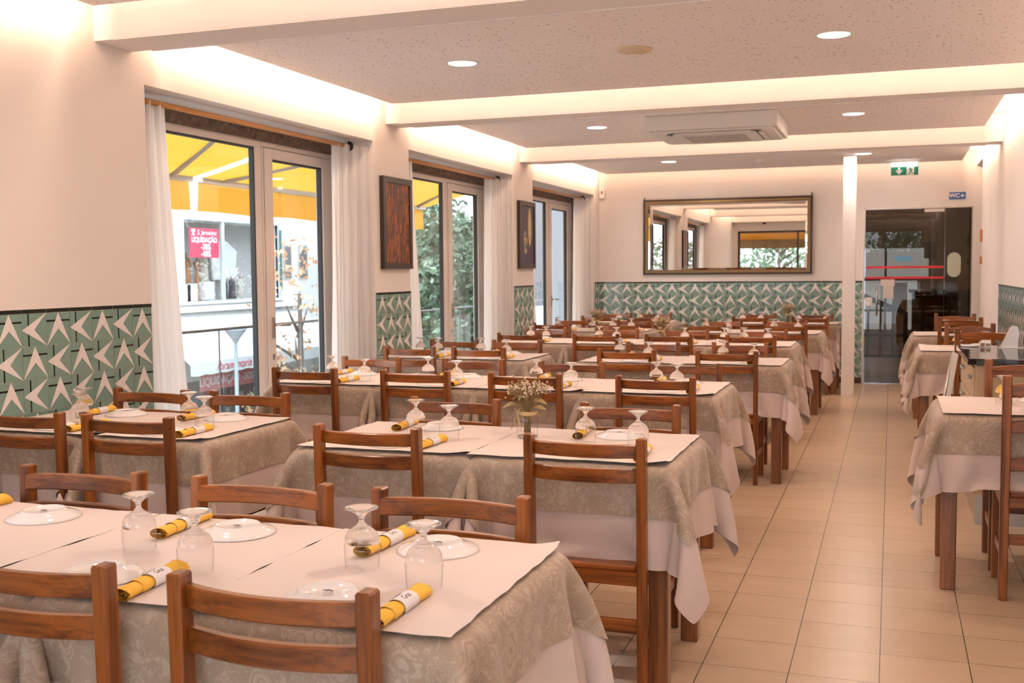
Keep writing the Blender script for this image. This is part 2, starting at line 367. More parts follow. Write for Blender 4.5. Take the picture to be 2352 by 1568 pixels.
# ------------------------------------------------------------------ tiles
def tile_panel(mb, o, u, n, wid, top, first, mirror=False):
    """dado panel: o = lower-left corner 3D at z=0, u = horizontal unit vector, n = normal, wid width; first = tile kind of left column top row"""
    o = Vector(o); u = Vector(u); n = Vector(n); T = .15
    def P(a, z, d): return o+u*a+n*d+Vector((0, 0, z))
    def quad(a0, a1, z0, z1, d, mi): mb.add([P(a0, z0, d), P(a1, z0, d), P(a1, z1, d), P(a0, z1, d)], [(0, 1, 2, 3)], mi)
    quad(0, wid, .07, top, .0040, 3)
    for (aa, bb, za, zb) in ((0, wid, .07, top),):
        mb.add([P(0, top, 0), P(wid, top, 0), P(wid, top, .004), P(0, top, .004)], [(0, 1, 2, 3)], 3)
        mb.add([P(0, .07, 0), P(0, .07, .0062), P(0, top, .0062), P(0, top, 0)], [(0, 1, 2, 3)], 0); mb.add([P(wid, .07, 0), P(wid, .07, .0062), P(wid, top, .0062), P(wid, top, 0)], [(0, 1, 2, 3)], 0)
    x = 0
    while x < wid:
        x1 = min(x+.15, wid); quad(x+.001, x1-.001, top-.018, top-.001, .0075, 2); x = x1
    ztop = top-.019; ncol = math.ceil(wid/T-1e-6); row = 0
    while ztop > .08:
        z0 = ztop-T; zc0 = max(z0, .07)
        for c in range(ncol):
            a0 = c*T; 
            kind = (c+row+first) % 2
            gq = .0011
            quad(a0+gq, min(a0+T-gq, wid), zc0+gq, ztop-gq, .0060, 0)
            def poly(pts, d, mi):
                # clip against panel right/bottom edge
                pts = [(a0+p[0]*T, z0+p[1]*T) for p in pts]
                for (ax, lim, sgn) in ((0, wid, 1), (1, .07, -1)):
                    out = []
                    for i in range(len(pts)):
                        p, r = pts[i], pts[(i+1) % len(pts)]
                        ip = (p[ax]-lim)*sgn <= 0; ir = (r[ax]-lim)*sgn <= 0
                        if ip: out.append(p)
                        if ip != ir:
                            t = (lim-p[ax])/(r[ax]-p[ax]); out.append((p[0]+(r[0]-p[0])*t, p[1]+(r[1]-p[1])*t))
                    pts = out
                    if len(pts) < 3: return
                mb.add([P(a, z, d) for a, z in pts], [tuple(range(len(pts)))], mi)
            if kind == 0:
                tri = [[(.5, 1), (.5, .5), (.0, .0)], [(.5, 1), (1, 0), (.5, .5)]]; bar = [(0.01, .715), (.99, .715), (.99, .77), (0.01, .77)]
            else:
                tri = [[(0, .5), (.5, .5), (1, 1)], [(0, .5), (1, 0), (.5, .5)]]; bar = [(.245, .01), (.30, .01), (.30, .99), (.245, .99)]
            poly(bar, .0066, 2)
            for t_ in tri: poly(t_, .0074, 1)
        ztop = z0; row += 1
TM = [TGREEN, TWHITE, TBLACK, GROUT]
mb = MB()
for (a, b, f) in ((1.15, 4.716, None), (7.345, 7.967, None), (10.51, 11.143, None), (13.705, YB, None)):
    wid = b-a; ncol = math.ceil(wid/.15-1e-6)
    # columns are counted back from the right-hand end of each wall piece
    if a < 2: first = (ncol-1) % 2; a2 = b-ncol*.15
    else: first = (ncol) % 2; a2 = b-(ncol)*.15
    st = b-math.floor(wid/.15)*.15; nc = math.floor(wid/.15+1e-6)
    if nc > 0:
        f2 = (nc-1) % 2 if a < 2 else nc % 2
        tile_panel(mb, (XL, st, 0), (0, 1, 0), (1, 0, 0), nc*.15, ZT, f2)
    if st-a > .012:
        tile_panel(mb, (XL, a, 0), (0, 1, 0), (1, 0, 0), st-a-.0005, ZT, 1 if nc == 0 else 0)
mb.build('tile_dado', TM, wl, fix=False)
mb = MB(); tile_panel(mb, (XL, YB, 0), (1, 0, 0), (0, -1, 0), DX0-.012-XL, ZT, 0); mb.build('tile_dado', TM, wb, fix=False)
mb = MB(); tile_panel(mb, (XR, 10.80, 0), (0, -1, 0), (-1, 0, 0), 9.3, ZT, 0); mb.build('tile_dado', TM, wr, fix=False)
# black tiles in the window reveals
for i, (a, b) in enumerate(WIN):
    mb = MB()
    for k in range(9):
        z1 = ZT-.14*k; mb.box(XL-.25, XL-.145, b-.004, b+.0, max(.0, z1-.137), z1, 0)
    mb.build('reveal_tiles', [TBLACK], wl, fix=True)
mb = MB()
for a, b in segs: mb.box(XL, XL+.012, max(a, 1.15), min(b, YB), 0, .07)
struct(mb.build('baseboard_left', DKWOOD), 'dark skirting at the foot of the window wall', 'baseboard')
struct(MB().box(XL+.012, DX0-.012, YB-.012, YB, 0, .07).build('baseboard_back', DKWOOD), 'dark skirting along the end wall', 'baseboard')
struct(MB().box(XR-.012, XR, 6, 13.0, 0, .07).build('baseboard_right', DKWOOD), 'dark skirting along the right wall', 'baseboard')
# column by the door
struct(MB().box(-.520, -.385, 12.60, 12.80, 0, PZ).build('trim_1', CEILW), 'white square column standing near the glass door', 'column')
# ------------------------------------------------------------------ windows on the left wall
def french_window(i, a, b):
    XF = XL-.33; root = empty('window_%d' % i, (XF, b, 0)); struct(root, 'taupe two-leaf window door number %d along the left wall' % i, 'window')
    w = b-a; Y = lambda y: y-7.34   # measured on the first window, from its right edge
    st = MB().box(-.02, .055, -w, 0, 2.297, HD).box(-.02, .055, Y(7.315), 0, 0, 2.297).box(-.02, .055, -w, -w+.03, 0, 2.297)
    st.build('stone_surround', STONE, root)
    f = MB(); l0 = -w+.03
    def bar(y0, y1, z0, z1, d=.0): f.rbox(-.01-d, .035+d, y0, y1, z0, z1, .003)
    bar(l0, Y(6.275), 2.25, 2.297); bar(l0, l0+.09, .02, 2.25); bar(Y(6.20), Y(6.275), .02, 2.25); bar(l0+.09, Y(6.20), .02, .14)
    f.build('window_frame', ALU, root)
    f = MB(); bar(Y(6.28), Y(7.315), 2.262, 2.297); bar(Y(7.20), Y(7.315), .02, 2.262); bar(Y(6.28), Y(6.302), .02, 2.262)
    bar(Y(6.305), Y(6.405), .02, 2.255, .008); bar(Y(7.085), Y(7.197), .02, 2.255, .008); bar(Y(6.405), Y(7.085), 2.187, 2.255, .008); bar(Y(6.405), Y(7.085), .02, .14, .008)
    f.build('window_leaf', ALU, root)
    def gk(y0, y1, z0, z1):
        g = MB(); t = .012
        for (p, q_, r, s_) in ((y0, y0+t, z0, z1), (y1-t, y1, z0, z1), (y0, y1, z0, z0+t), (y0, y1, z1-t, z1)): g.box(-.004, .03, p, q_, r, s_)
        g.build('gasket', GASK, root)
    gk(l0+.09, Y(6.20), .14, 2.25); gk(Y(6.405), Y(7.085), .14, 2.187)
    MB().box(.006, .012, l0+.095, Y(6.195), .145, 2.245).build('pane', PANE, root); MB().box(.006, .012, Y(6.41), Y(7.08), .145, 2.182).build('pane', PANE, root)
    h = MB().rbox(.040, .055, Y(6.35), Y(6.378), .98, 1.12, .003).tube([(.055, Y(6.364), 1.068), (.088, Y(6.364), 1.068), (.095, Y(6.385), 1.068), (.095, Y(6.50), 1.064)], [.009, .009, .010, .009])
    h.rbox(.040, .048, Y(6.353), Y(6.375), .83, .87, .002).build('handle', METAL, root)
    return root
for i, (a, b) in enumerate(WIN): french_window(i+1, a, b)
ORD = ['nearest', 'middle', 'farthest']
def curtain_mesh(y0t, y1t, y0b, y1b, seed, nw, bend=0):
    r = random.Random(seed); nu, nz = 72, 14; vs = []; ph = [r.uniform(0, 6.28) for _ in range(4)]
    for j in range(nz+1):
        t = j/nz; z = 2.352*(1-t)+.015*t; ya = y0t+(y0b-y0t)*t**1.3; yb = y1t+(y1b-y1t)*t**1.3
        for i in range(nu+1):
            u = i/nu; amp = .026+.016*t
            x = amp*math.sin(2*PI*nw*u+ph[0])+.010*math.sin(2*PI*(nw*.47)*u+ph[1]+2*t)+.006*math.sin(2*PI*nw*2.1*u+ph[2]+t*3)
            y = ya+(yb-ya)*(u+.012*math.sin(2*PI*nw*2*u+ph[3]))
            vs.append((x+bend*(u if bend > 0 else 1-u)**2*(1 if bend > 0 else -1), y, z))
    fs = [(j*(nu+1)+i, j*(nu+1)+i+1, (j+1)*(nu+1)+i+1, (j+1)*(nu+1)+i) for j in range(nz) for i in range(nu)]
    m_ = MB().add(vs, fs, 0, True); return m_
for i, (a, b) in enumerate(WIN):
    rod = empty('curtain_rod', (XL-.115, a, 2.345)); tag(rod, 'orange wooden curtain rod across the %s window of the left wall' % ORD[i], 'curtain rod', 'curtain rods')
    ry = b-.175-a
    MB().tube([(0, .01, 0), (0, ry, 0)], .016, 12).build('rod', RODW, rod)
    MB().lathe([(.0001, -.014), (.030, -.014), (.038, -.005), (.038, .005), (.030, .014), (.0001, .014)], 20).build('end_cap', BLACK, rod, (0, ry+.01, 0), (PI/2, 0, 0))
    MB().rbox(-.006, .006, ry-.03, ry-.018, .012, .044, .001).build('bracket', METAL, rod)
    for k, (args, side) in enumerate((((.03, .33, .03, .52), 'near'), ((b-a-.40, b-a-.018, b-a-.47, b-a-.018), 'far'))):
        c = curtain_mesh(*args, i*5+k, 7 if k == 0 else 8, 0 if k == 0 else .085).build('curtain', CURT, None, (XL-.13, a, 0), fix=False)
        tag(c, 'white sheer curtain gathered at the %s side of the %s left-wall window' % ('camera' if k == 0 else 'far', ORD[i]), 'curtain', 'white curtains')
# front window (mirror view) and entrance glass behind the viewpoint
root = empty('window_4', (0, 1.07, 0)); struct(root, 'wide dark-framed front window, seen in the mirror', 'window')
f = MB()
for (x0, x1, z0, z1) in ((FX0, FX1, FZ1-.05, FZ1), (FX0, FX1, FZ0, FZ0+.05), (FX0, FX0+.05, FZ0, FZ1), (FX1-.05, FX1, FZ0, FZ1), (-2.15, -2.11, FZ0, FZ1)): f.box(x0, x1, -.03, .06, z0, z1)
f.build('window_frame', DKWOOD, root); MB().box(FX0+.05, FX1-.05, 0, .006, FZ0+.05, FZ1-.05).build('pane', PANE, root)
root = empty('door_2', (0, -1.25, 0)); struct(root, 'glazed entrance behind the viewpoint', 'door')
f = MB()
for (x0, x1, z0, z1) in ((-1.2, .75, 2.34, 2.40), (-1.2, -1.14, 0, 2.34), (.69, .75, 0, 2.34), (-.27, -.19, 0, 2.34)): f.box(x0, x1, -.03, .03, z0, z1)
f.build('door_frame', ALU, root); MB().box(-1.14, .69, -.003, .003, 0, 2.34).build('pane', PANE, root)
# ------------------------------------------------------------------ glass door in the end wall
root = empty('door_1', (DX0, YB, 0)); struct(root, 'dark tinted glass door with two red stripes and a steel pull bar', 'door')
dw = DX1-DX0
f = MB().box(0, .014, .0, .05, 0, DZ).box(dw-.014, dw, 0, .05, 0, DZ).box(0, dw, 0, .05, DZ-.012, DZ); f.build('door_frame', METAL, root)
MB().box(.018, .918, .030, .040, .008, DZ-.02).build('glass_leaf', DOORG, root)
MB().box(.926, dw-.014, .030, .040, .0, DZ-.012).build('side_pane', DOORG, root)
RED = simple('red_tape', (.62, .02, .03), .5); FROST = simple('frosted_film', (.50, .53, .42), .6); SHEET = simple('notice_sheet', (.62, .55, .52), .7)
BLUEN = simple('blue_notice', (.10, .30, .50), .6)
for z in (1.415, 1.287): MB().box(.027, .912, .0265, .0295, z, z+.026).build('red_stripe', RED, root)
pts = [(.952+.0+.077+.075*math.cos(t), 1.525+.075*math.sin(t)) for t in np.linspace(0, PI, 14)]+[(.952+.077+.075*math.cos(t), 1.38+.075*math.sin(t)) for t in np.linspace(PI, 2*PI, 14)]
MB().prism(pts, .0265, .0295).build('oval_film', FROST, root)
MB().box(.231, .349, .0265, .0295, 1.05, 1.198).build('notice', SHEET, root); MB().box(.20, .36, .0265, .0295, 1.20, 1.28).build('notice', SHEET, root); MB().box(.36, .56, .0265, .0295, 1.50, 1.565).build('blue_notice', BLUEN, root)
MB().tube([(.158, -.045, .84), (.158, -.045, 1.185)], .011).tube([(.158, -.045, .90), (.158, .03, .90)], .007).tube([(.158, -.045, 1.12), (.158, .03, 1.12)], .007).build('pull_bar', METAL, root)
MB().rbox(.018, .105, .005, .055, .955, 1.06, .004).tube([(.06, .004, 1.0), (.06, -.01, 1.0), (.06, -.012, .90)], .008).build('lock', WHITEP, root)
MB().box(.69, .915, .02, .05, DZ-.055, DZ-.02).build('patch_fitting', METAL, root)
# hall beyond the glass
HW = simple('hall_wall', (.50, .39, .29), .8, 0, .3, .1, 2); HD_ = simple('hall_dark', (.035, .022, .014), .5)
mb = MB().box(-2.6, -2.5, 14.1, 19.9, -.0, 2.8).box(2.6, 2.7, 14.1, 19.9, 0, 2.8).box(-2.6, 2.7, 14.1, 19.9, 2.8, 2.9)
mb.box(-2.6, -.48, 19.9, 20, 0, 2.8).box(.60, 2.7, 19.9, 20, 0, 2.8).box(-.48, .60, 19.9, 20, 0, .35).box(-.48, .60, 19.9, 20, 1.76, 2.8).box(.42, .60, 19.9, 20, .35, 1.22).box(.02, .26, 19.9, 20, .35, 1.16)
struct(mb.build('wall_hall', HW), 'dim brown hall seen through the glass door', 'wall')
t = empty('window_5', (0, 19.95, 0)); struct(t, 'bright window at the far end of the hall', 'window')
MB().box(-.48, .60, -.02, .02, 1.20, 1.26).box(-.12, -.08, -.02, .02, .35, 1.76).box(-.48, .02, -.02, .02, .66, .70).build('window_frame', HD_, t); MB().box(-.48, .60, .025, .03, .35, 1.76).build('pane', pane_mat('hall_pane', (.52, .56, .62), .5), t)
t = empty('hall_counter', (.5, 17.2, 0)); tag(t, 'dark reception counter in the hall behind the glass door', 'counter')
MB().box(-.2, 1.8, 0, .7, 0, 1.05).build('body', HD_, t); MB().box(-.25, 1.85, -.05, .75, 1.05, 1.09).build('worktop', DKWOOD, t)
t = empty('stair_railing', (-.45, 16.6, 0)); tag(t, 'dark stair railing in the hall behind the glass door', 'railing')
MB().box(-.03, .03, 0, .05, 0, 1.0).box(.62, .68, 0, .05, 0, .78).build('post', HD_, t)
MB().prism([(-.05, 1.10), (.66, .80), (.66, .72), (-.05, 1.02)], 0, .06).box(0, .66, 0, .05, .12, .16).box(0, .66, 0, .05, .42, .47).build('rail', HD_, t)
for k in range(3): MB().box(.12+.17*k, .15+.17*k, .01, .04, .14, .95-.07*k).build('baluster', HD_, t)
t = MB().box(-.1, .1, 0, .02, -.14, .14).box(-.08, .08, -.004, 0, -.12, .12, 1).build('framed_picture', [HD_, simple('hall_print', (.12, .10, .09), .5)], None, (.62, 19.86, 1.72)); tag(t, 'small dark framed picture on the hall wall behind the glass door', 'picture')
PLG = simple('hall_leaf', (.10, .13, .09), .5)
t = empty('potted_plant', (.78, 14.7, 0)); tag(t, 'potted plant with pale leaves just behind the glass door', 'plant')
MB().lathe([(.0001, 0), (.12, 0), (.16, .32), (.15, .34), (.0001, .33)], 18).build('pot', HD_, t)
mb = MB()
for k in range(60):
    a = random.uniform(0, 2*PI); rr = random.uniform(.03, .22); z = random.uniform(.62, 1.0); s_ = random.uniform(.03, .06)
    p = Vector((rr*math.cos(a), rr*math.sin(a)*.7, z)); u = Vector((random.gauss(0, 1), random.gauss(0, 1), random.gauss(0, .5))).normalized(); v = u.cross(Vector((random.gauss(0, 1), random.gauss(0, 1), 1))).normalized()
    mb.add([p-u*s_, p+v*s_*.45, p+u*s_, p-v*s_*.45], [(0, 1, 2, 3)])
    if k % 6 == 0: mb.tube([(0, 0, .3), (p.x*.4, p.y*.4, z*.7), tuple(p)], .005, 5)
mb.build('foliage', PLG, t, fix=False)
# ------------------------------------------------------------------ ceiling fittings
DLG = emis('downlight_diffuser', (1, .90, .78), 9)
pr = empty('downlight'); tag(pr, 'x', 'downlight', 'recessed ceiling downlights')
MB().lathe([(.082, .0), (.095, -.006), (.103, -.003), (.105, .0)], 32).build('trim_ring', WHITEP, pr)
MB().lathe([(.0001, -.003), (.084, -.003), (.084, .0), (.0001, 0)], 32).build('diffuser', DLG, pr); reg(pr)
BN = ['nearest', 'second', 'third', 'last']
for k, (x, y) in enumerate(DOWN): place(pr, (x, y, PZ), 0, 'round recessed ceiling lamp on the %s side of the %s ceiling bay' % ('window' if x < -1 else 'aisle', BN[k//2]))
t = empty('ceiling_speaker', (-1.395, 6.10, PZ)); tag(t, 'shallow round cream speaker dome on the perforated ceiling', 'speaker')
MB().lathe([(.0001, -.034), (.03, -.034), (.04, -.030), (.085, -.016), (.108, -.002), (.108, 0)], 32).build('cover', simple('speaker_cream', (.66, .54, .38), .5), t)
MB().lathe([(.0001, -.042), (.028, -.042), (.032, -.036), (.032, -.03)], 24).build('cap', WHITEP, t)
t = MB().lathe([(.0001, -.05), (.03, -.05), (.045, -.03), (.05, -.012), (.055, -.01), (.055, 0)], 24).build('smoke_detector', WHITEP, None, (-1.427, 12.69, PZ)); tag(t, 'small white smoke detector on the far ceiling bay', 'smoke detector')
ax0, ax1, ay0, ay1, az = -1.917, -.866, 8.77, 9.73, 2.548
t = empty('air_conditioner', (ax0, ay0, az)); tag(t, 'square white cassette air conditioner hanging below the ceiling', 'air conditioner')
W_, D_ = ax1-ax0, ay1-ay0
MB().rbox(0, W_, 0, D_, 0, PZ-az-.001, .004).build('housing', WHITEP, t)
MB().rbox(.035, W_-.035, .035, D_-.035, -.012, 0, .004).build('face_panel', WHITEP, t)
def rr_pts(cx, cy, hx, hy, r, n=6):
    P_ = []
    for (sx, sy, a0) in ((1, 1, 0), (-1, 1, 90), (-1, -1, 180), (1, -1, 270)):
        for i in range(n+1):
            a = math.radians(a0+90*i/n); P_.append((cx+sx*(hx-r)+r*math.cos(a), cy+sy*(hy-r)+r*math.sin(a)))
    return P_
MB().prism(rr_pts(W_/2, D_/2,   .385, .358, .09), -.0135, -.012, 0, 'xy').build('air_slot', BLACK, t)
MB().prism(rr_pts(W_/2, D_/2, .345, .315, .075), -.030, -.0135, 0, 'xy').build('grille', WHITEP, t)
for (x0, x1, y0, y1) in ((.22, W_-.22, D_/2-.36, D_/2-.32), (.22, W_-.22, D_/2+.32, D_/2+.36), (.13, .17, .22, D_-.22), (W_-.17, W_-.13, .22, D_-.22)): MB().rbox(x0, x1, y0, y1, -.024, -.0136, .003).build('louver', WHITEP, t)
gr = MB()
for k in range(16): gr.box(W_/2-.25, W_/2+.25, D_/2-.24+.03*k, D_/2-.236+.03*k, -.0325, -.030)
gr.build('grille_slats', simple('grille_slat_grey', (.5, .45, .4), .6), t)  # slats in a warm grey, darker than the white grille
# exit sign
SG = simple('exit_green', (.0, .19, .11), .4); SWH = simple('sign_white', (.80, .76, .72), .4)
t = empty('exit_sign', (.126, 13.5, PZ)); tag(t, 'green emergency exit sign with down arrow and running man under a lit bar', 'exit sign')
MB().rbox(-.20, .20, -.03, .03, -.03, 0, .004).build('housing', WHITEP, t)
lm = MB()
for k in range(14): lm.box(-.145+.0207*k, -.130+.0207*k, -.034, .034, -.07, -.028)
lm.build('lamp_bar', emis('exit_lamp', (1, .98, .95), 3), t)
MB().box(-.15, .15, -.004, .004, -.172, -.072).build('sign_plate', SG, t)
ar = [(-.061, -.165), (-.10, -.118), (-.092, -.105), (-.073, -.125), (-.073, -.082), (-.049, -.082), (-.049, -.125), (-.03, -.105), (-.022, -.118)]
MB().prism(ar, -.0062, -.0042).build('arrow', SWH, t)
MB().box(.022, .104, -.0062, -.0042, -.168, -.076).build('panel', SWH, t)
mn = MB().prism([(.054, -.102), (.066, -.098), (.082, -.125), (.068, -.135)], -.0078, -.0064).prism([(.066, -.128), (.05, -.163), (.042, -.160), (.056, -.125)], -.0078, -.0064).prism([(.074, -.135), (.082, -.145), (.105, -.145), (.105, -.152), (.078, -.152), (.066, -.138)], -.0078, -.0064).prism([(.056, -.100), (.036, -.112), (.034, -.107), (.054, -.094)], -.0078, -.0064).prism([(.064, -.098), (.086, -.112), (.090, -.106), (.066, -.092)], -.0078, -.0064)
mn.prism([(.060+.0065*math.cos(a), -.088+.0065*math.sin(a)) for a in np.linspace(0, 2*PI, 12)[:-1]], -.0078, -.0064).build('running_figure', SG, t)
t = empty('toilet_sign', (.727, YB-.001, 2.273)); tag(t, 'small blue WC sign with white arrow above the glass door', 'sign')
MB().box(-.092, .092, -.006, 0, -.042, .042).build('sign_plate', simple('sign_blue', (.02, .09, .32), .4), t)
text('lettering', 'WC', .066, SWH, t, (-.033, -.0065, 0), (PI/2, 0, 0), .0008, .0028)
MB().prism([(.035, -.010), (.052, -.010), (.050, -.024), (.080, .0), (.050, .024), (.052, .010), (.035, .010)], -.0085, -.0062).build('arrow', SWH, t)
t = empty('motion_sensor', (-3.625, YB-.001, 2.425)); tag(t, 'small white motion sensor high in the far left corner', 'sensor')
MB().rbox(-.04, .04, -.04, 0, -.065, .065, .012).build('housing', WHITEP, t); MB().rbox(-.012, .012, -.044, -.04, .0, .04, .0015).build('lens', simple('lens_grey', (.2, .18, .17), .3), t)
t = empty('dome_camera', (-2.9, 1.30, 2.55)); tag(t, 'small dark dome camera under the front beam, seen only in the mirror', 'camera')
MB().lathe([(.05, 0), (.055, -.01), (.05, -.015)], 20).build('base', WHITEP, t); MB().lathe([(.045, -.012), (.04, -.04), (.02, -.058), (.0001, -.062)], 20).build('dome', BLACK, t)
# ------------------------------------------------------------------ mirror
mx0, mx1, mz0, mz1 = -3.069, -.936, 1.355, 2.327
t = empty('wall_mirror', (mx0, YB, mz0)); tag(t, 'large horizontal mirror in a dark gilt frame on the end wall', 'mirror')
W_, H_ = mx1-mx0, mz1-mz0
def framebox(mb, w, h, t_, y0, y1, inset=0, mi=0):
    i = inset
    mb.box(i, w-i, y0, y1, i, i+t_, mi).box(i, w-i, y0, y1, h-i-t_, h-i, mi).box(i, i+t_, y0, y1, i+t_, h-i-t_, mi).box(w-i-t_, w-i, y0, y1, i+t_, h-i-t_, mi); return mb
framebox(MB(), W_, H_, .026, -.040, 0).build('outer_frame', DKWOOD, t)
framebox(MB(), W_, H_, .022, -.034, 0, .026).build('gilt_band', simple('gilt', (.30, .21, .095), .3, .8, .5, .3, 60), t)
framebox(MB(), W_, H_, .012, -.038, 0, .048).build('inner_bead', GILT, t)
MB().box(.06, W_-.06, -.024, -.014, .06, H_-.06).build('mirror_glass', MIRROR, t)
bv = MB(); a_, b_ = .06, .085
for (p, q_, r, s_) in (((a_, a_), (W_-a_, a_), (W_-b_, b_), (b_, b_)), ((W_-a_, a_), (W_-a_, H_-a_), (W_-b_, H_-b_), (W_-b_, b_)), ((W_-a_, H_-a_), (a_, H_-a_), (b_, H_-b_), (W_-b_, H_-b_)), ((a_, H_-a_), (a_, a_), (b_, b_), (b_, H_-b_))):
    bv.add([(p[0], -.0242, p[1]), (q_[0], -.0242, q_[1]), (r[0], -.0262, r[1]), (s_[0], -.0262, s_[1])], [(0, 1, 2, 3)])
bv.build('bevelled_edge', MIRROR, t, fix=False)
MB().tube([(.012, -.02, H_), (.012, -.02, H_+.03)], .006).tube([(W_-.012, -.02, H_), (W_-.012, -.02, H_+.04)], .006).build('hanging_lug', DKWOOD, t)
# ------------------------------------------------------------------ paintings
def painting_mat(name, kind):
    q = N(name); v = q.co()
    n1 = q.noise(q.map(v, (1, 3.6, 1.5)), 4.5, 7, .72, 1.4); n2 = q.noise(q.map(v, (1, 26, 4)), 2.4, 4, .6, .8)
    if kind == 0:
        c = q.ramp(n1, [(.28, (.025, .012, .008)), (.42, (.12, .035, .015)), (.52, (.33, .085, .02)), (.62, (.16, .07, .035)), (.72, (.36, .16, .06))])
        c = q.mix(q.math('GREATER_THAN', n2, .665), c, (.55, .36, .22))
        n4 = q.noise(q.map(v, (1, 5, 1.3), (0, 3, 1)), 3.2, 5, .6, 1.5)
        sxx = q.n('SeparateXYZ'); q.l(v, sxx.inputs[0]); yy = q.math('ABSOLUTE', q.math('SUBTRACT', sxx.outputs[1], .26))
        dark = q.math('GREATER_THAN', q.math('SUBTRACT', n4, q.math('MULTIPLY', yy, .55)), .44)
        c = q.mix(q.math('MULTIPLY', dark, .8), c, (.030, .018, .012))
    else:
        c = q.ramp(n1, [(.3, (.02, .014, .02)), (.48, (.055, .035, .06)), (.60, (.05, .055, .11)), (.72, (.12, .10, .10))])
        n3 = q.noise(q.map(v, (1, 12, 5)), 3, 5, .7, .5)
        sxx = q.n('SeparateXYZ'); q.l(v, sxx.inputs[0]); zz = sxx.outputs[2]; yy = sxx.outputs[1]
        el = q.math('ADD', q.math('POWER', q.math('DIVIDE', q.math('SUBTRACT', yy, .34), .055), 2), q.math('POWER', q.math('DIVIDE', q.math('SUBTRACT', zz, .44), .20), 2))
        msk = q.math('MULTIPLY', q.math('LESS_THAN', el, 1), q.math('GREATER_THAN', n3, .38))
        el2 = q.math('ADD', q.math('POWER', q.math('DIVIDE', q.math('SUBTRACT', yy, .2), .06), 2), q.math('POWER', q.math('DIVIDE', q.math('SUBTRACT', zz, .27), .13), 2))
        msk = q.math('MAXIMUM', msk, q.math('MULTIPLY', q.math('LESS_THAN', el2, 1), q.math('GREATER_THAN', n3, .5)))
        c = q.mix(msk, c, (.50, .43, .22))
    q.set(c, .5, 0, .4); q.bump(n1, .4, .004); return q.m
for (y0, nm, kind, lab, nm2) in ((7.435, 'framed_painting', 0, 'tall abstract painting in rusty red and brown, between the two nearest windows', 'art_a'), (10.62, 'framed_painting', 1, 'tall abstract painting in dark violet with cream strokes, between the two farthest windows', 'art_b')):
    t = empty(nm, (XL, y0, 1.445)); tag(t, lab, 'painting'); w_, h_ = .52, .705
    mb = MB()
    for (a, b, c_, d_) in ((0, w_, 0, .045), (0, w_, h_-.045, h_), (0, .045, .045, h_-.045), (w_-.045, w_, .045, h_-.045)): mb.box(.001, .035, a, b, c_, d_)
    mb.build('frame', simple('painting_frame', (.030, .016, .010), .4), t)
    MB().box(.001, .026, .045, w_-.045, .045, h_-.045).build('canvas', painting_mat(nm2, kind), t)
# small frames on right wall, edge on
for (z0, z1, lb) in ((1.70, 1.83, 'upper'), (1.455, 1.535, 'lower')):
    t = MB().box(XR-.018, XR-.001, 12.86, 12.97, z0, z1).build('wall_plaque', simple('orange_plaque', (.50, .16, .04), .5)); tag(t, '%s small orange-brown plaque seen edge-on beside the corridor opening' % lb, 'plaque')
# ================================================================== chairs
def bent_slat(w, z0, z1, yc, bow, th, arch=0, n=14, lean=0):
    vs = []; fs = []
    for i in range(n+1):
        t = -1+2*i/n; x = t*w/2; y = yc-bow*(1-t*t); za = z1+arch*(1-t*t); zb = z0+arch*.5*(1-t*t); c = .003
        for (yy, zz) in ((y-th/2, zb+c), (y-th/2, za-c), (y-th/2+c, za), (y+th/2-c, za), (y+th/2, za-c), (y+th/2, zb+c), (y+th/2-c, zb), (y-th/2+c, zb)): vs.append((x, yy-lean*(zz-.45), zz))
    for i in range(n):
        for k in range(8): fs.append((i*8+k, i*8+(k+1) % 8, (i+1)*8+(k+1) % 8, (i+1)*8+k))
    fs += [tuple(range(8)), tuple(n*8+k for k in range(8))[::-1]]
    return MB().add(vs, fs)
def make_chair(name, H, W, slats, arch=0, bow=.034, pw=.030):
    t = empty(name); t['category'] = 'chair'; lean = .02/.435; pd = .042
    sh = Matrix.Identity(4)
    for s in (-1, 1):
        xc = s*(W/2-pw/2)
        mb = MB().rbox(xc-pw/2, xc+pw/2, -pd/2, pd/2, 0, H, .004)
        # upper half leans back a little: add a ring by shearing the top vertices
        k = len(mb.v); mb.v = [(x, y-(lean*(H-.45) if z > H*.5 else 0), z) for (x, y, z) in mb.v]
        mb.build('leg', WZ, t)
    for s in (-1, 1):
        xc = s*(W/2-.018); MB().rbox(xc-.017, xc+.017, .335, .371, 0, .445, .003).build('leg', WZ, t)
    iw = W-2*pw
    for (z0, z1) in slats: bent_slat(iw+.012, z0, z1, .010, bow, .021, arch, lean=lean).build('backrest_slat', WX, t)
    mb = MB().rbox(-W/2+.004, W/2-.004, .024, .395, .447, .468, .006).rbox(-iw/2+.002, iw/2-.002, -.018, .03, .447, .468, .006); mb.build('seat', WX, t)
    a = MB().rbox(-iw/2, iw/2, -.010, .010, .398, .446, .002).rbox(-iw/2+.01, iw/2-.01, .348, .366, .398, .446, .002)
    for s in (-1, 1):
        xc = s*(W/2-.018); a.rbox(xc-.010, xc+.010, .018, .338, .398, .446, .002)
    a.build('seat_frame', WX, t)
    MB().rbox(-iw/2, iw/2, -.009, .009, .240, .285, .002).build('stretcher', WX, t)
    for s in (-1, 1):
        xc = s*(W/2-.018); MB().rbox(xc-.008, xc+.008, .018, .338, .170, .212, .002).build('stretcher', WY, t)
    MB().rbox(-iw/2+.01, iw/2-.01, .346, .362, .300, .340, .002).build('stretcher', WX, t)
    return reg(t)
chA = make_chair('dining_chair', .885, .408, [(.818, .862), (.737, .784)])
chT = make_chair('tall_dining_chair', .965, .385, [(.875, .925), (.718, .772), (.555, .608)], arch=.014, bow=.010, pw=.036)
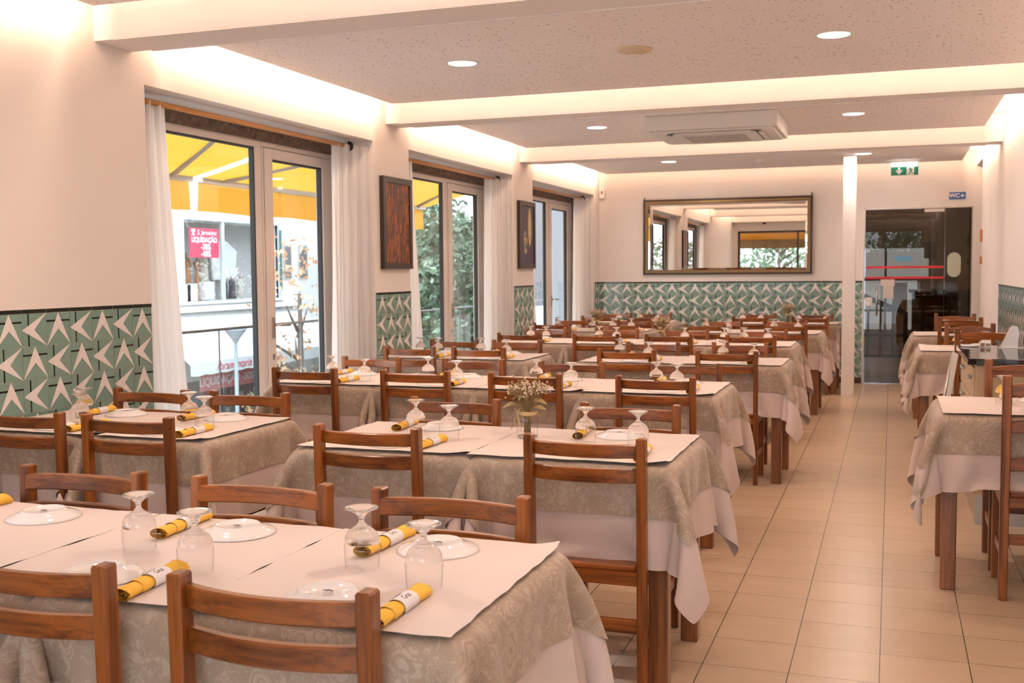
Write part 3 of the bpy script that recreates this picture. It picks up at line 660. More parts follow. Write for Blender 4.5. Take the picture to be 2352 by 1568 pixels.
# ================================================================== draped cloths (small cloth solver)
def drape(w, d, ov, ov2, seed, xlim=(9, 9), steps=230, seat=True, kb=.5, e=.005, ga=.035, inner=None):
    r = np.random.RandomState(seed); k1 = 7; k2 = 7; nx = int(round(w/.030)); ny = int(round(d/.030))
    if not ov2:
        def axis(h, n): return np.concatenate([np.linspace(-h-ov, -h, k1+1)[:-1], np.linspace(-h, h, n+1)[:-1], np.linspace(h, h+ov, k1+1)])
    else:
      def axis(h, n): return np.concatenate([np.linspace(-h-ov, -h-ov2, k1+1)[:-1], np.linspace(-h-ov2, -h, k2+1)[:-1], np.linspace(-h, h, n+1)[:-1], np.linspace(h, h+ov2, k2+1)[:-1], np.linspace(h+ov2, h+ov, k1+1)])
    X, Y = axis(w/2, nx), axis(d/2, ny); GX, GY = np.meshgrid(X, Y, indexing='ij')
    P = np.stack([GX, GY, np.zeros_like(GX)], -1)
    pin = (np.abs(GX) <= w/2+1e-6) & (np.abs(GY) <= d/2+1e-6)
    out = ~pin; P[..., 2] -= out*.001
    # start part-way down so that the fall is short
    ex = np.maximum(np.abs(GX)-w/2, 0); ey = np.maximum(np.abs(GY)-d/2, 0)
    P[..., 0] = np.sign(GX)*(np.minimum(np.abs(GX), w/2)+ex*.6); P[..., 1] = np.sign(GY)*(np.minimum(np.abs(GY), d/2)+ey*.6); P[..., 2] = -.8*np.hypot(ex, ey)*(1-.15*(np.minimum(ex, ey) > 0))
    P[..., :] += out[..., None]*r.normal(0, .0012, P.shape)
    if inner is not None:      # the part under the overcloth follows it; only the border below it falls freely
        ni_, nj_ = P.shape[:2]; I = np.clip(np.arange(ni_), k1, ni_-1-k1)-k1; J = np.clip(np.arange(nj_), k1, nj_-1-k1)-k1
        base = inner[I][:, J]; ex = np.maximum(np.abs(GX)-w/2-ov2, 0); ey = np.maximum(np.abs(GY)-d/2-ov2, 0)
        P = base.copy(); P[..., 2] -= np.hypot(ex, ey)*.9; P[..., 0] += np.sign(GX)*ex*.3; P[..., 1] += np.sign(GY)*ey*.3
        out = (ex+ey) > 1e-6
    wgt = out.astype(float); V = np.zeros_like(P); dt = .012
    ph = r.uniform(0, 6.28, 8)
    gust = np.stack([np.sin(GY*17+ph[0])+.6*np.sin(GY*31+ph[1])+.8*np.sin((GX+GY)*13+ph[4]), np.sin(GX*15+ph[2])+.6*np.sin(GX*33+ph[3])+.8*np.sin((GX-GY)*12+ph[5]), 0*GX], -1)*out[..., None]
    R0 = np.stack([GX, GY], -1)
    def sl(a, st): return slice(a, None, st)
    jobs = []
    def pairs(di, dj, k, bend=False):
        # colour so that no vertex is in two pairs of one pass
        n = 2
        for c in range(2 if not bend else 4):
            st = 2 if not bend else 4
            if dj == 0: A = (slice(c, P.shape[0]-di, st), slice(None)); 
            elif di == 0: A = (slice(None), slice(c, P.shape[1]-dj, st))
            else: A = None
            if dj == 0:
                i0 = np.arange(P.shape[0])[A[0]]; ia = (slice(c, P.shape[0]-di, st), slice(None)); ib = (slice(c+di, c+di+st*len(i0)-st+1, st), slice(None))
            else:
                i0 = np.arange(P.shape[1])[A[1]]; ia = (slice(None), slice(c, P.shape[1]-dj, st)); ib = (slice(None), slice(c+dj, c+dj+st*len(i0)-st+1, st))
            L = np.linalg.norm(R0[ib]-R0[ia], axis=-1); jobs.append((ia, ib, L, k, bend))
    pairs(1, 0, 1); pairs(0, 1, 1); pairs(2, 0, kb, True); pairs(0, 2, kb, True)
    ni, nj = P.shape[:2]
    for c in range(2):      # shear
        for s in (0, 1):
            i0 = np.arange(c, ni-1, 2); a = slice(c, ni-1, 2); b = slice(c+1, c+2+2*(len(i0)-1), 2)
            if s == 0: ia = (a, slice(0, nj-1)); ib = (b, slice(1, nj))
            else: ia = (a, slice(1, nj)); ib = (b, slice(0, nj-1))
            jobs.append((ia, ib, np.linalg.norm(R0[ib]-R0[ia], axis=-1), .35, False))
    for it in range(steps):
        V[..., 2] -= 9.8*dt; V *= .972
        if it < 110: V += gust*ga*(1-it/110)
        Q = P.copy(); P += V*dt*wgt[..., None]
        for _ in range(7):
            for ia, ib, L, k, bend in jobs:
                A, B = P[ia], P[ib]; D = B-A; ds = np.sqrt((D*D).sum(-1))+1e-9; wa, wb = wgt[ia], wgt[ib]
                s_ = np.where(wa+wb > 0, (ds-L)/ds*k/(wa+wb+1e-9), 0)
                if bend: s_ = np.where(ds < L*.995, s_, 0)
                s_ = s_[..., None]*D; P[ia] = A+s_*wa[..., None]; P[ib] = B-s_*wb[..., None]
        x, y, z = P[..., 0], P[..., 1], P[..., 2]
        ins = out & (np.abs(x) < w/2+e) & (np.abs(y) < d/2+e) & (z < -.0005)
        dx = w/2+e-np.abs(x); dy = d/2+e-np.abs(y)
        px = ins & (dx <= dy); py = ins & (dy < dx)
        P[..., 0] = np.where(px, np.sign(x)*(w/2+e), x); P[..., 1] = np.where(py, np.sign(y)*(d/2+e), y)
        x = P[..., 0] = np.clip(P[..., 0], -w/2-xlim[0], w/2+xlim[1])
        ic = np.abs(x) < w/2-.05
        P[..., 1] = np.where(ic, np.clip(P[..., 1], -d/2-.045, d/2+.010), P[..., 1])
        if seat:
            y = P[..., 1]; z = P[..., 2]
            st_ = (np.abs(x) < .2) & (z < -.311) & (z > -.36) & (np.abs(y) < d/2+.08) & (np.abs(y) > d/2-.3) & out
            P[..., 2] = np.where(st_, -.311, z)
        V = (P-Q)/dt
        sp = np.linalg.norm(V, axis=-1, keepdims=True); V *= np.minimum(1, 2.5/(sp+1e-9))
    return P, GX, GY, k1
def grid_mesh(name, P, UV, off=0, sub=True):
    ni, nj = P.shape[:2]
    if off:
        du = np.gradient(P, axis=0); dv = np.gradient(P, axis=1); nr = np.cross(du, dv); nr /= np.linalg.norm(nr, axis=-1, keepdims=True)+1e-9; P = P+nr*off
    me = bpy.data.meshes.new(name); idx = np.arange(ni*nj).reshape(ni, nj)
    F = np.stack([idx[:-1, :-1], idx[1:, :-1], idx[1:, 1:], idx[:-1, 1:]], -1).reshape(-1, 4)
    me.from_pydata(P.reshape(-1, 3).tolist(), [], F.tolist()); me.polygons.foreach_set('use_smooth', [True]*len(F))
    uvl = me.uv_layers.new(name='UVMap'); co = UV.reshape(-1, 2)[F.reshape(-1)]; uvl.data.foreach_set('uv', co.reshape(-1)); me.update()
    return me
CL = {}
def cloth_pair(key, w, d, seed, xlim):
    Po, GX, GY, k1 = drape(w, d, .166, 0, seed+50, xlim, 200, False, .95, .009, .008); UV = np.stack([GX, GY], -1)
    o = grid_mesh('table_topper', Po, UV+seed*.37, .0032)
    du = np.gradient(Po, axis=0); dv = np.gradient(Po, axis=1); nr = np.cross(du, dv); nr /= np.linalg.norm(nr, axis=-1, keepdims=True)+1e-9
    P, GX, GY, k1 = drape(w, d, .330, .166, seed, xlim, 230, True, .35, .005, .03, Po-nr*.0022); UV = np.stack([GX, GY], -1)
    u = grid_mesh('tablecloth', P, UV)
    u.materials.append(CLOTH); o.materials.append(DAMASK); CL[key] = (u, o, w)
    return CL[key]
TB = .66
for k_, args in dict(aisleA=(TB, 11, (.06, 9)), aisleB=(TB, 12, (.07, 9)), aisleC=(TB, 13, (.06, 9)), mid=(TB, 14, (.06, .06)), mid2=(TB, 15, (.07, .05)), wall=(TB, 16, (.02, .06)),
                     rightend=(TB, 17, (.06, .12)), column=(TB, 21, (.06, .030)), leftend=(TB, 18, (.10, .06)), front=(.90, 19, (.06, 9)), right=(TB, 20, (9, .01))).items():
    cloth_pair(k_, args[0], .655, args[1], args[2])
# ------------------------------------------------------------------ tables
def make_table(name, w, d):
    t = empty(name); t['category'] = 'table'; zt = .775
    MB().rbox(-w/2+.007, w/2-.007, -d/2+.007, d/2-.007, zt-.030, zt-.002, .003).build('tabletop', TWX, t)
    a = MB(); q_ = .062
    for s in (-1, 1): a.rbox(-w/2+.07, w/2-.07, s*(d/2-.03)-.010, s*(d/2-.03)+.010, zt-.11, zt-.029, .002).rbox(s*(w/2-.03)-.010, s*(w/2-.03)+.010, -d/2+.07, d/2-.07, zt-.11, zt-.029, .002)
    a.build('apron', TWX, t)
    for sx in (-1, 1):
        for sy in (-1, 1): MB().rbox(sx*(w/2-.036)-q_/2, sx*(w/2-.036)+q_/2, sy*(d/2-.036)-q_/2, sy*(d/2-.036)+q_/2, 0, zt-.029, .004).build('leg', TWZ, t)
    return reg(t)
TP = make_table('dining_table', TB, .655); TPF = make_table('wide_dining_table', .90, .655); TPF.name = 'dining_table'; PROTO[TPF.name] = [(c, kids(c)) for c in kids(TPF)]
def paper(x0, x1, y0, y1, seed, lift=0):
    r = random.Random(seed); n = 22; m_ = 20; vs = []; ph = [r.uniform(0, 6.28) for _ in range(8)]
    cor = r.choice([(0, 1), (1, 1), (1, 0)]); amt = r.uniform(.004, .014)
    for j in range(m_+1):
        for i in range(n+1):
            u, v = i/n, j/m_; x = x0+(x1-x0)*u; y = y0+(y1-y0)*v
            x += .0018*math.sin(y*60+ph[0])*(abs(u-.5)*2)**8+.001*math.sin(y*160+ph[3]); y += .0022*math.sin(x*55+ph[1])*(abs(v-.5)*2)**8+.001*math.sin(x*170+ph[2])*(abs(v-.5)*2)**8
            z = .7872+lift
            du = abs(u-cor[0]); dv = abs(v-cor[1]); rr = math.hypot(du*1.0, dv*1.2); z += amt*max(0, 1-rr/.14)**2
            edge_ = max(abs(u-.5), abs(v-.5))*2; z += .0007*(1+math.sin(x*31+y*27+ph[4]))*max(0, edge_-.93)/.07
            vs.append((x, y, z))
    fs = [(j*(n+1)+i, j*(n+1)+i+1, (j+1)*(n+1)+i+1, (j+1)*(n+1)+i) for j in range(m_) for i in range(n)]
    return MB().add(vs, fs, 0, True).mesh('paper')
ROWN = ['front', 'second', 'third', 'fourth', 'fifth', 'sixth', 'seventh']
P4 = ['table by the windows', 'second table from the windows', 'third table from the windows', 'table beside the aisle']
P2 = ['left-hand table', 'table beside the aisle']
# rows: y front, y back, table spans in x, cloth variants
ROWS = [
 (1.690, 2.345, [(-2.75, -1.64), (-1.62, -.71)], ['wide', 'front']),
 (3.450, 4.105, [(-3.62, -3.045), (-3.03, -2.46), (-2.06, -1.375), (-1.365, -.675)], ['wall', 'rightend', 'leftend', 'aisleA']),
 (5.440, 6.095, [(-3.41, -2.755), (-2.745, -2.135), (-2.125, -1.535), (-1.525, -.835)], ['leftend', 'mid', 'mid2', 'aisleB']),
 (7.235, 7.845, [(-3.62, -3.045), (-3.03, -2.455), (-2.06, -1.375), (-1.365, -.665)], ['wall', 'rightend', 'leftend', 'aisleC']),
 (9.030, 9.690, [(-3.34, -2.69), (-2.68, -2.08), (-2.07, -1.47), (-1.46, -.765)], ['leftend', 'mid', 'mid2', 'aisleA']),
 (10.80, 11.475, [(-3.61, -3.0), (-2.99, -2.39), (-2.03, -1.355), (-1.345, -.655)], ['wall', 'rightend', 'leftend', 'aisleB']),
 (12.70, 13.335, [(-3.62, -3.055), (-3.045, -2.475), (-1.92, -1.255), (-1.245, -.565)], ['wall', 'rightend', 'leftend', 'column']),
]
RTAB = [(5.045, 5.70, .215, .895), (8.80, 9.455, .212, .895), (10.78, 11.435, .203, .885)]
def put_table(y0, y1, x0, x1, var, where, seed):
    cx, cy, w_, d_ = (x0+x1)/2, (y0+y1)/2, x1-x0, y1-y0
    if var in ('wide', 'front'):
        t = place(TPF, (cx, cy, 0), 0, None, None, (w_/.90, d_/.655, 1)); cl = CL['front']
    else:
        t = place(TP, (cx, cy, 0), 0, None, None, (w_/TB, d_/.655, 1)); cl = CL[var]
    t['label'] = 'brown pine dining table, the %s' % where; t['group'] = 'dining tables'
    for k, (me, nm, lab, cat) in enumerate(((cl[0], 'tablecloth', 'long pinkish-cream tablecloth on the %s', 'tablecloth'), (cl[1], 'table_topper', 'short beige damask overcloth on the %s', 'overcloth'))):
        o = bpy.data.objects.new(nm, me); C.objects.link(o); o.location = (cx, cy, .7770+(.0002 if k else 0)); o.scale = (w_/cl[2], d_/.655, 1); tag(o, lab % where, cat, 'tablecloths' if k == 0 else 'damask overcloths')
        if y0 < 6: sb = o.modifiers.new('smooth', 'SUBSURF'); sb.levels = sb.render_levels = 1
for ri, (y0, y1, spans, vars_) in enumerate(ROWS):
    names = P2 if len(spans) == 2 else P4
    for ti, ((x0, x1), va) in enumerate(zip(spans, vars_)):
        put_table(y0, y1, x0, x1, va, '%s-row %s' % (ROWN[ri], names[ti]), ri*10+ti)
RW = ['nearest', 'middle', 'farthest']
for k, (y0, y1, x0, x1) in enumerate(RTAB): put_table(y0, y1, x0, x1, 'right', '%s table against the right-hand wall' % RW[k], 100+k)
# paper sheets
SHEETS = [[(-2.74, -2.36), (-2.35, -1.815), (-1.81, -1.27), (-1.265, -.712)], [(-3.62, -2.955), (-2.95, -2.468), (-2.055, -1.385), (-1.38, -.682)],
          [(-3.40, -2.75), (-2.745, -2.13), (-2.125, -1.53), (-1.525, -.842)], [(-3.61, -3.05), (-3.035, -2.46), (-2.055, -1.385), (-1.38, -.672)],
          [(-3.33, -2.69), (-2.685, -2.085), (-2.075, -1.475), (-1.465, -.772)], [(-3.60, -3.0), (-2.995, -2.395), (-2.025, -1.36), (-1.352, -.662)], [(-3.61, -3.06), (-3.05, -2.48), (-1.915, -1.26), (-1.25, -.57)]]
PS = ['leftmost of the four', 'second from the left', 'third from the left', 'rightmost of the four']
for ri, sh in enumerate(SHEETS):
    for k, (a, b) in enumerate(sh):
        if k and a-sh[k-1][1] < .02: a -= .0022
        o = link('paper_table_cover', paper(a, b, ROWS[ri][0]-.004, ROWS[ri][1]+.002, ri*9+k, .0005*(k % 2)), PAPER); tag(o, 'white paper table sheet, %s in the %s row' % (PS[k], ROWN[ri]), 'paper cover', 'paper table sheets')
for k, (y0, y1, x0, x1) in enumerate(RTAB):
    o = link('paper_table_cover', paper(x0+.004, x1-.004, y0-.004, y1+.002, 300+k), PAPER); tag(o, 'white paper sheet on the %s table by the right-hand wall' % RW[k], 'paper cover', 'paper table sheets')
# ------------------------------------------------------------------ place the chairs
s_ = .9554
NEAR = [[(-1.632, 1.664), (-1.063, 1.675)],
        [(-3.40, 3.50), (-2.865, 3.497), (-1.805, 3.508), (-.978, 3.492)],
        [(-3.268, 5.568), (-2.56, 5.60), (-1.897, 5.605), (-1.17, 5.64)],
        [(-3.443, 7.42), (-2.885, 7.43), (-1.77, 7.50), (-1.065, 7.48)],
        [(-3.19, 9.26), (-2.474, 9.266), (-1.832, 9.32), (-1.126, 9.33)],
        [(-3.461, 11.12), (-2.711, 11.08), (-1.804, 11.12), (-1.003, 11.24)],
        [(-3.43, 12.95), (-2.831, 12.885), (-1.59, 13.095), (-.895, 13.08)]]
FAR = [[(-2.21, 2.456), (-1.612, 2.490), (-1.056, 2.50)],
       [(-3.423, 4.37), (-2.872, 4.381), (-1.826, 4.40), (-1.032, 4.406)],
       [(-3.266, 6.44), (-2.534, 6.434), (-1.873, 6.42), (-1.16, 6.45)],
       [(-3.417, 8.25), (-2.88, 8.29), (-1.753, 8.29), (-1.088, 8.34)],
       [(-3.23, 10.17), (-2.51, 10.20), (-1.83, 10.18), (-1.11, 10.21)],
       [(-3.49, 12.07), (-2.76, 12.10), (-1.763, 12.08), (-1.072, 12.12)],
       [(-3.45, 14.0), (-2.93, 14.05), (-1.582, 13.99), (-.891, 14.0)]]
def pos_word(x, spans, names):
    c = [abs(x-(a+b)/2) for a, b in spans]; return names[c.index(min(c))]
for ri in range(7):
    spans = ROWS[ri][2]; names = P2 if len(spans) == 2 else P4
    F3_ = ['left', 'middle', 'right']
    for k, (x, y) in enumerate(NEAR[ri]):
        yy = min(y*s_+.04, ROWS[ri][0]-.065)
        lab = 'near-side two-slat pine chair at the %s-row %s' % (ROWN[ri], pos_word(x*s_, spans, names))
        if ri == 0: lab = ['honey-brown pine chair cut off by the photo left edge at the front table', 'large honey-brown pine chair, back to the camera, right of the front table'][k]
        place(chA, (x*s_, yy, 0), 0, lab, 'pine chairs on the near side of the rows')
    for k, (x, y) in enumerate(FAR[ri]):
        yy = max(y*s_-.005, ROWS[ri][1]+.036)
        if ri == 6: yy = min(yy, 13.42)
        lab = 'far-side two-slat pine chair at the %s-row %s' % (ROWN[ri], pos_word(x*s_, spans, names))
        if ri == 0: lab = 'pine chair facing the camera behind the front table, %s of the three' % F3_[k]
        place(chA, (x*s_, yy, 0), PI, lab, 'pine chairs on the far side of the rows')
for k, (yn, yf, xn, xf) in enumerate([(4.98, 5.80, .64, .636), (8.74, 9.545, .645, .61), (10.72, 11.53, .60, .60)]):
    place(chT, (xn, yn-.005, 0), 0, 'tall pine chair with three slats on the near side of the %s right-hand wall table' % RW[k], 'tall pine chairs by the right-hand wall')
    place(chT, (xf, yf, 0), PI, 'tall pine chair on the far side of the %s right-hand wall table' % RW[k], 'tall pine chairs by the right-hand wall')
# ================================================================== tableware
TZ = .7876
gl = empty('drinking_glass'); gl['category'] = 'glass'
MB().lathe([(.0395, .0005), (.0418, .02), (.0430, .045), (.0430, .056)], 32).build('bowl', GLASSTHIN, gl)
MB().lathe([(.0430, .056), (.0425, .063), (.0398, .0705), (.0345, .0795), (.022, .0885), (.0115, .095), (.0072, .1005), (.0066, .1065), (.0085, .1125), (.018, .121), (.034, .1275), (.0405, .1295), (.0408, .1310), (.0395, .1322), (.024, .1305), (.012, .1268), (.0001, .1255)], 28).lathe([(.0001, .0690), (.016, .0683), (.028, .0660), (.0365, .0615), (.0400, .0570), (.0408, .0552), (.0430, .056)], 32).build('stem_and_foot', GLASSS, gl)
reg(gl)
pl = empty('plate'); pl['category'] = 'plate'
MB().lathe([(.0001, .014), (.045, .014), (.075, .005), (.091, .0), (.0945, .001), (.0945, .0030), (.088, .0075), (.072, .0135), (.0575, .0185), (.0550, .0225), (.0520, .0228), (.0500, .0195), (.0001, .0188)], 40).build('dish', PORC, pl)
mk = MB()
for (a, b, c_, d_) in ((-.012, .012, -.0012, .0006), (-.004, .010, .002, .0035), (-.008, .002, -.0045, -.0032), (-.002, .001, -.003, .005)): mk.box(a, b, c_, d_, .0189, .0193)
mk.build('maker_mark', INK, pl); reg(pl)
def napkin(name, near):
    t = empty(name); t['category'] = 'napkin'; L = .215; r0 = .0150; n = 26; seg = 22; vs = []
    for i in range(n+1):
        u = i/n; y = -L/2+L*u; e_ = 1+.20*(abs(u-.5)*2)**3; sk = .010*math.sin(u*3)
        for k in range(seg):
            a = 2*PI*k/seg; rr = r0*e_*(1+.05*math.sin(2*a+u*4))
            vs.append((rr*1.12*math.cos(a), y+(.010*math.cos(a+1) if i in (0, n) else 0), max(.0006, r0*.92+rr*.86*math.sin(a))))
    fs = [(i*seg+k, i*seg+(k+1) % seg, (i+1)*seg+(k+1) % seg, (i+1)*seg+k) for i in range(n) for k in range(seg)]
    # spiral inner layer
    m_ = MB().add(vs, fs, 0, True); vs = []
    for i in (0, 1):
        for k in range(30):
            a = -k/30*4*PI; rr = r0*(1.05-.028*k); y = (-L/2+.003, L/2-.003)[i]; vs.append((rr*1.12*math.cos(a), y, max(.001, r0*.92+rr*.86*math.sin(a))))
    m_.add(vs, [(k, k+1, 30+k+1, 30+k) for k in range(29)], 0, True)
    th = np.linspace(-.6, 3.6, 16); fl = [((r0*1.20+.0012)*math.cos(a), r0*.92+(r0*.93+.0012)*math.sin(a)) for a in th]  # outer flap
    vs = [(x, y, z) for y, sh in ((-.055, 0), (-.020, 1)) for x, z in fl]
    m_.add(vs, [(k, k+1, 16+k+1, 16+k) for k in range(15)], 0, True); m_.build('napkin', NAPK, t)
    th = np.linspace(-PI/2+.02, 3*PI/2-.02, 28); vs = [((r0*1.22+.0016)*math.cos(a), y, max(.0004, r0*.92+(r0*.93+.0018)*math.sin(a))) for y in (-.012, .050) for a in th]
    b = MB().add(vs, [(k, k+1, 28+k+1, 28+k) for k in range(27)], 0, True).build('paper_band', BAND, t)
    # lettering bent over the band
    me = text_mb('Cruz', .014, .0001); me.materials.clear(); R_ = r0*.93+.0024
    for v in me.vertices:
        y_, x_ = v.co.x, v.co.y; a = PI/2-.35+x_/R_*1.0; v.co = ((r0*1.22+.0022)*math.cos(a), .019+y_, r0*.92+R_*math.sin(a))
    link('lettering', me, INK, b)
    mk = MB()
    for q_ in range(5):
        a = PI/2+.45+.10*q_; mk.tube([((r0*1.22+.0018)*math.cos(a), .004, r0*.92+R_*math.sin(a)), ((r0*1.22+.0018)*math.cos(a), .030-.003*(q_ % 2), r0*.92+R_*math.sin(a))], .0005, 4)
    mk.build('small_print', INKB, b)
    # fork
    f = MB(); z0 = .0145
    if near: yh, s = L/2, 1
    else: yh, s = -L/2, -1
    f.rbox(-.003, .003, -.10, .095, z0-.001, z0+.001, .0005)
    for k in range(4):
        x = -.009+.006*k; f.tube([(x, s*(.088), z0), (x, s*(L/2+.004), z0+.002), (x, s*(L/2+.016), z0+.004)], [.0017, .0015, .0008], 6)
    f.rbox(-.0105, .0105, min(s*.07, s*.092), max(s*.07, s*.092), z0-.0012, z0+.0012, .0006)
    f.build('fork', STEEL, t); f2 = MB().rbox(-.010, .008, -L/2+.006 if near else -.02, .02 if near else L/2-.006, .012, .0135, .0005); f2.build('knife', STEEL, t)
    return reg(t)
npN = napkin('napkin_roll', True); npF = napkin('napkin_roll', False)
GLS = [[(-1.56, 1.944), (-1.334, 1.833), (-1.024, 1.968), (-.843, 1.875)],
 [(-3.246, 3.716), (-3.12, 3.547), (-2.698, 3.694), (-2.543, 3.578), (-1.693, 3.709), (-1.504, 3.583), (-1.014, 3.66), (-.814, 3.613)],
 [(-3.059, 5.554), (-2.775, 5.399), (-2.461, 5.568), (-2.217, 5.397), (-1.82, 5.57), (-1.585, 5.444), (-1.158, 5.574), (-1.032, 5.483)],
 [(-3.289, 7.31), (-3.117, 7.24), (-2.814, 7.319), (-2.559, 7.156), (-1.801, 7.4), (-1.536, 7.139), (-1.063, 7.314), (-.842, 7.161)],
 [(-2.984, 8.983), (-2.82, 8.908), (-2.384, 9.061), (-2.196, 8.92), (-1.626, 8.982), (-1.30, 9.0), (-1.147, 9.049), (-.945, 8.971)],
 [(-3.282, 10.776), (-2.863, 10.60), (-2.665, 10.661), (-2.456, 10.593), (-1.74, 10.762), (-1.503, 10.642), (-1.073, 10.747), (-.84, 10.651)],
 [(-3.013, 12.366), (-2.801, 12.528), (-2.547, 12.35), (-1.604, 12.538), (-1.386, 12.40), (-.97, 12.38), (-.675, 12.397)]]
ORDW = ['first', 'second', 'third', 'fourth', 'fifth', 'sixth', 'seventh', 'eighth']
for ri, row in enumerate(GLS):
    for k, (x, y) in enumerate(row):
        place(gl, (x*1.037, y*1.037, TZ), random.uniform(0, 6), 'upside-down stemmed glass, %s from the left in the %s row' % (ORDW[k], ROWN[ri]), 'upturned glasses on the tables', (.89, .89, 1))
def seat_sets():
    for ri in range(7):
        spans = ROWS[ri][2]; names = P2 if len(spans) == 2 else P4
        for side, lst in (('near', NEAR[ri]), ('far', FAR[ri])):
            for k, (x, y) in enumerate(lst): yield ri, side, k, x*s_, pos_word(x*s_, spans, names)
for ri, side, k, x, pw_ in seat_sets():
    y0, y1 = ROWS[ri][0], ROWS[ri][1]; jx, jy = random.uniform(-.012, .012), random.uniform(-.01, .01)
    sp_ = 'behind' if side == 'far' else 'in front of'
    who = '%s side of the %s-row %s' % (side, ROWN[ri], pw_)
    if ri == 0: who = '%s place on the %s side of the front row' % ((['left', 'right'] if side == 'near' else ['left', 'middle', 'right'])[k], side)
    yp = y0+.125+jy if side == 'near' else y1-.115+jy
    xp = x+(.03 if side == 'far' else 0)+jx
    if x < -3.5: xp = max(xp, -3.5)
    place(pl, (xp, yp, TZ), random.uniform(-.4, .4), 'upturned white plate, '+who, 'upturned plates on the tables')
    xn = x+(.150 if side == 'near' else -.115)+jx; yn = y0+.125 if side == 'near' else y1-.130
    if ri == 0 and side == 'far': xn = [-2.32, -1.652, -1.094][k]; yn = 2.222
    if ri == 0 and side == 'near': xn = [-1.408, -.855][k]; yn = 1.785
    if xn < -3.55: xn = -3.5
    rz = random.uniform(-.12, .10) if side == 'near' else random.uniform(-.10, .12)
    place(npN if side == 'near' else npF, (xn, yn, TZ), rz, 'rolled yellow napkin with cutlery, '+who, 'rolled napkins on the tables')
# right-hand tables
for k, (y0, y1, x0, x1) in enumerate(RTAB):
    place(gl, (.497, y0+.38, TZ), 0, 'upside-down stemmed glass on the %s table by the right-hand wall, near its left end' % RW[k], 'upturned glasses on the tables', (.89, .89, 1))
    place(gl, (.70, y0+.33, TZ), 0, 'upside-down stemmed glass on the %s table by the right-hand wall, near its middle' % RW[k], 'upturned glasses on the tables', (.89, .89, 1))
    place(pl, (.64, y0+.125, TZ), 0, 'upturned white plate on the near side of the %s right-hand wall table' % RW[k], 'upturned plates on the tables')
    place(pl, (.66, y1-.115, TZ), 0, 'upturned white plate on the far side of the %s right-hand wall table' % RW[k], 'upturned plates on the tables')
    place(npN, (.80, y0+.13, TZ), 0, 'rolled yellow napkin on the near side of the %s right-hand wall table' % RW[k], 'rolled napkins on the tables')
    place(npF, (.515, y1-.14, TZ), 0, 'rolled yellow napkin on the far side of the %s right-hand wall table' % RW[k], 'rolled napkins on the tables')
